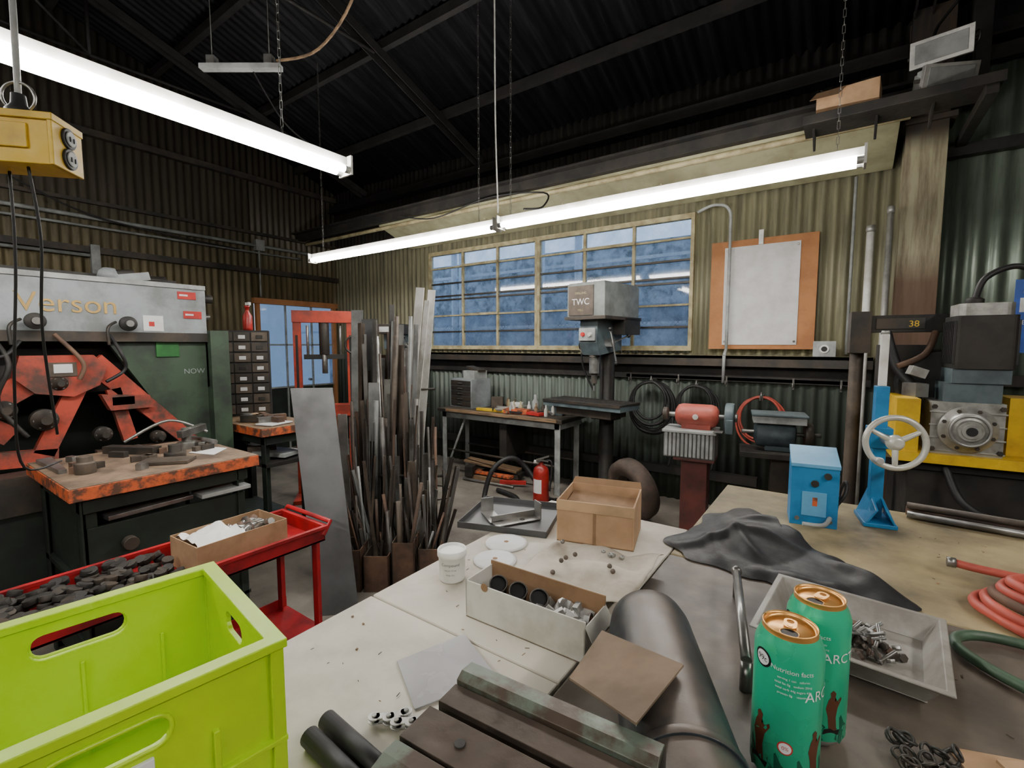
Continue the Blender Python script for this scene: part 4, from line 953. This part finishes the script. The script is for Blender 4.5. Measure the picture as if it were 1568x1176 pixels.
b.cyl((.18,1.84,Z+.016),(1.3,1.78,Z+.016),.014,rust,n=12);b.cyl((.18,1.81,Z+.013),(1.3,1.72,Z+.013),.011,steel,n=12);b.cyl((.18,1.825,Z+.036),(1.2,1.75,Z+.034),.01,brown,n=12)
b.done()
b=B('coiled_air_hose',(.37,1.25,Z),bev=0)
for i in range(5):
    r=.13-.012*i;b.tube([(r*math.cos(t*pi/7)+rnd.uniform(-.006,.006),r*math.sin(t*pi/7)*.8,.012+.014*i+rnd.uniform(-.003,.003)) for t in range(14)],.0095,hosered if i!=2 else rust,8,4,True)
b.tube([(-.14,.16,.03),(-.1,.15,.03),(0,.12,.04),(.1,.09,.06)],.009,hosered);b.cyl((-.155,.16,.03),(-.14,.16,.03),.011,steel)
b.done()
b=B('green_garden_hose',(.26,1.09,Z),bev=0)
b.tube([(.3,.0,.012),(.12,.02,.012),(-.01,.03,.012),(-.07,.0,.012),(-.075,-.05,.012),(-.02,-.11,.012),(.08,-.16,.012),(.25,-.2,.012),(.4,-.22,.012)],.0085,hosegrn,10);b.done()
b=B('cardboard_flat_sheet',(.24,.76,Z),20,bev=.0005)
b.box(-.09,.12,-.07,.06,0,.004,card);b.ob((.03,0,.012),(.16,.1,.004),card,(4,3,14));b.done()
b=B('steel_chain_pile',(.11,.735,Z),bev=0)
for i in range(30):
    x=rnd.uniform(-.035,.035);y=rnd.uniform(-.03,.03);b.tor((x,y,.008+rnd.uniform(0,.01)),.008,.002,(rnd.uniform(-1,1),rnd.uniform(-1,1),.7),dark,12,6)
b.done()
# ---------------------------------------------------------------- right machine
b=B('gear_motor_machine',(.47,2.8,0),4,bev=.004)
b.box(-.22,.6,-.1,.4,0,1.06,darker);b.box(-.3,.62,-.12,.12,1.06,1.1,black)
b.box(-.28,.6,-.17,.12,1.1,1.14,yellow);b.box(-.28,-.2,-.16,.12,1.14,1.37,yellow);b.box(.1,.6,-.05,.12,1.14,1.38,yellow);b.box(-.28,.1,.08,.12,1.14,1.36,yellow)
gb=M('cast_aluminium',(176,176,170),(138,138,132),.4,.5,s=15)
b.box(-.16,.07,-.13,.07,1.14,1.36,gb)
b.lathe([(.095,0),(.095,.02),(.075,.03),(.07,.05),(.045,.055),(.04,.07)],(-.045,-.13,1.25),(0,-1,0),gb,32)
b.tor((-.045,-.185,1.25),.062,.006,(0,1,0),alu,30,8);b.cyl((-.045,-.2,1.25),(-.045,-.185,1.25),.025,darker,n=24);b.cyl((-.045,-.205,1.25),(-.045,-.2,1.25),.03,gb,n=24);b.cyl((-.045,-.208,1.25),(-.045,-.205,1.25),.018,black,n=20)
for a in range(8):
    p=Vector((-.045+.082*math.cos(a*pi/4+.4),-.15,1.25+.082*math.sin(a*pi/4+.4)));b.cyl(p,p+Vector((0,-.01,0)),.008,dark,n=6)
for i in range(4):b.box(-.165,.075,-.135,-.13,1.15+i*.055,1.156+i*.055,alu)
for x in(-.15,.06):
    for z in(1.16,1.34):b.cyl((x,-.13,z),(x,-.142,z),.01,dark,n=6)
b.box(-.12,.06,-.11,.05,1.36,1.44,bgrey);b.box(-.1,.08,-.12,.06,1.44,1.5,bgrey)
b.prism([(p[0]-.0,p[1]-.03,1.5) for p in rrect(-.1,.09,-.1,.1,.02)],(0,0,.22),darker)
for i in range(8):b.box(-.104,.094,-.12+i*.024,-.112+i*.024,1.52,1.7,black)
b.prism([(p[0],p[1]-.03,1.72) for p in rrect(-.09,.08,-.09,.09,.03)],(0,0,.05),gb)
b.lathe([(.03,0),(.03,.02),(.015,.03)],(-.03,-.04,1.77),(0,0,1),darker)
b.tube([(-.03,-.04,1.79),(.0,-.04,1.88),(.1,-.02,1.92),(.2,.0,1.85)],.012,black)
b.box(-.42,-.02,.1,.2,1.66,1.74,darker);b.box(-.34,-.16,.095,.1,1.675,1.725,dark);b.text('38',.04,yellow,R=TR((-.2,.094,1.685))@RX(90))
b.box(-.44,-.36,.08,.22,1.56,1.76,dark);b.tube([(-.3,.1,1.66),(-.26,.05,1.5),(-.2,0,1.4),(-.22,0,1.32)],.022,black);b.tube([(-.12,.1,1.66),(-.16,.05,1.56),(-.26,.02,1.5)],.014,rust)
b.box(-.3,-.12,.12,.4,1.06,1.6,darker);b.lathe([(.15,0),(.16,.02),(.15,.06)],(-.1,.12,1.42),(0,-1,0),black,30)
b.ob((-.2,-.02,1.4),(.05,.1,.06),steel,(0,0,20));b.ob((-.2,-.04,1.48),(.06,.05,.04),alu,(0,20,10))
b.cyl((-.4,.2,0),(-.4,.2,1.6),.03,brown,n=12)
b.tube([(-.1,-.13,1.08),(-.05,-.2,.95),(.1,-.22,.9),(.3,-.15,1.0)],.015,black)
b.done()
b=B('safety_sign',(.8,3.35,1.56),0,bev=.001)
sb=M('sign_blue',(40,92,190),None,.45,bump=0)
b.box(-.12,.2,0,.006,0,.36,sb);b.box(-.1,.2,-.001,0,.2,.27,inkwh);b.text('SAFE',.06,inkwh,R=TR((-.03,-.002,.29))@RX(90));b.text('EYE WEAR',.03,inkwh,R=TR((-.02,-.002,.14))@RX(90));b.box(.03,.05,.006,.02,-1.56,.3,dark)
b.done()
b=B('tool_cabinet',(1.75,3.3,0),0,bev=.004)
b.box(-.35,.5,-.25,.3,0,1.35,bgrey)
for i in range(5):b.box(-.33,.48,-.26,-.25,.05+i*.26,.28+i*.26,blue);b.box(-.1,.25,-.275,-.26,.16+i*.26,.175+i*.26,steel)
b.done()
# ---------------------------------------------------------------- camera, world
cam=bpy.data.cameras.new('camera');co=bpy.data.objects.new('camera',cam);ROOT.objects.link(co)
cam.sensor_width=36;cam.lens=36*720/1568;cam.clip_start=.01
co.location=(0,0,1.6);co.rotation_euler=(math.radians(90)-math.atan(60/720),0,math.radians(35.1))
bpy.context.scene.camera=co
w=bpy.data.worlds.new('dusk');bpy.context.scene.world=w;w.use_nodes=True
bg=w.node_tree.nodes['Background'];bg.inputs[0].default_value=(.5,.66,.9,1);bg.inputs[1].default_value=1.0
bpy.context.scene.view_settings.view_transform='AgX'
bpy.context.scene.view_settings.look='AgX - Base Contrast'
bpy.context.scene.view_settings.exposure=.85
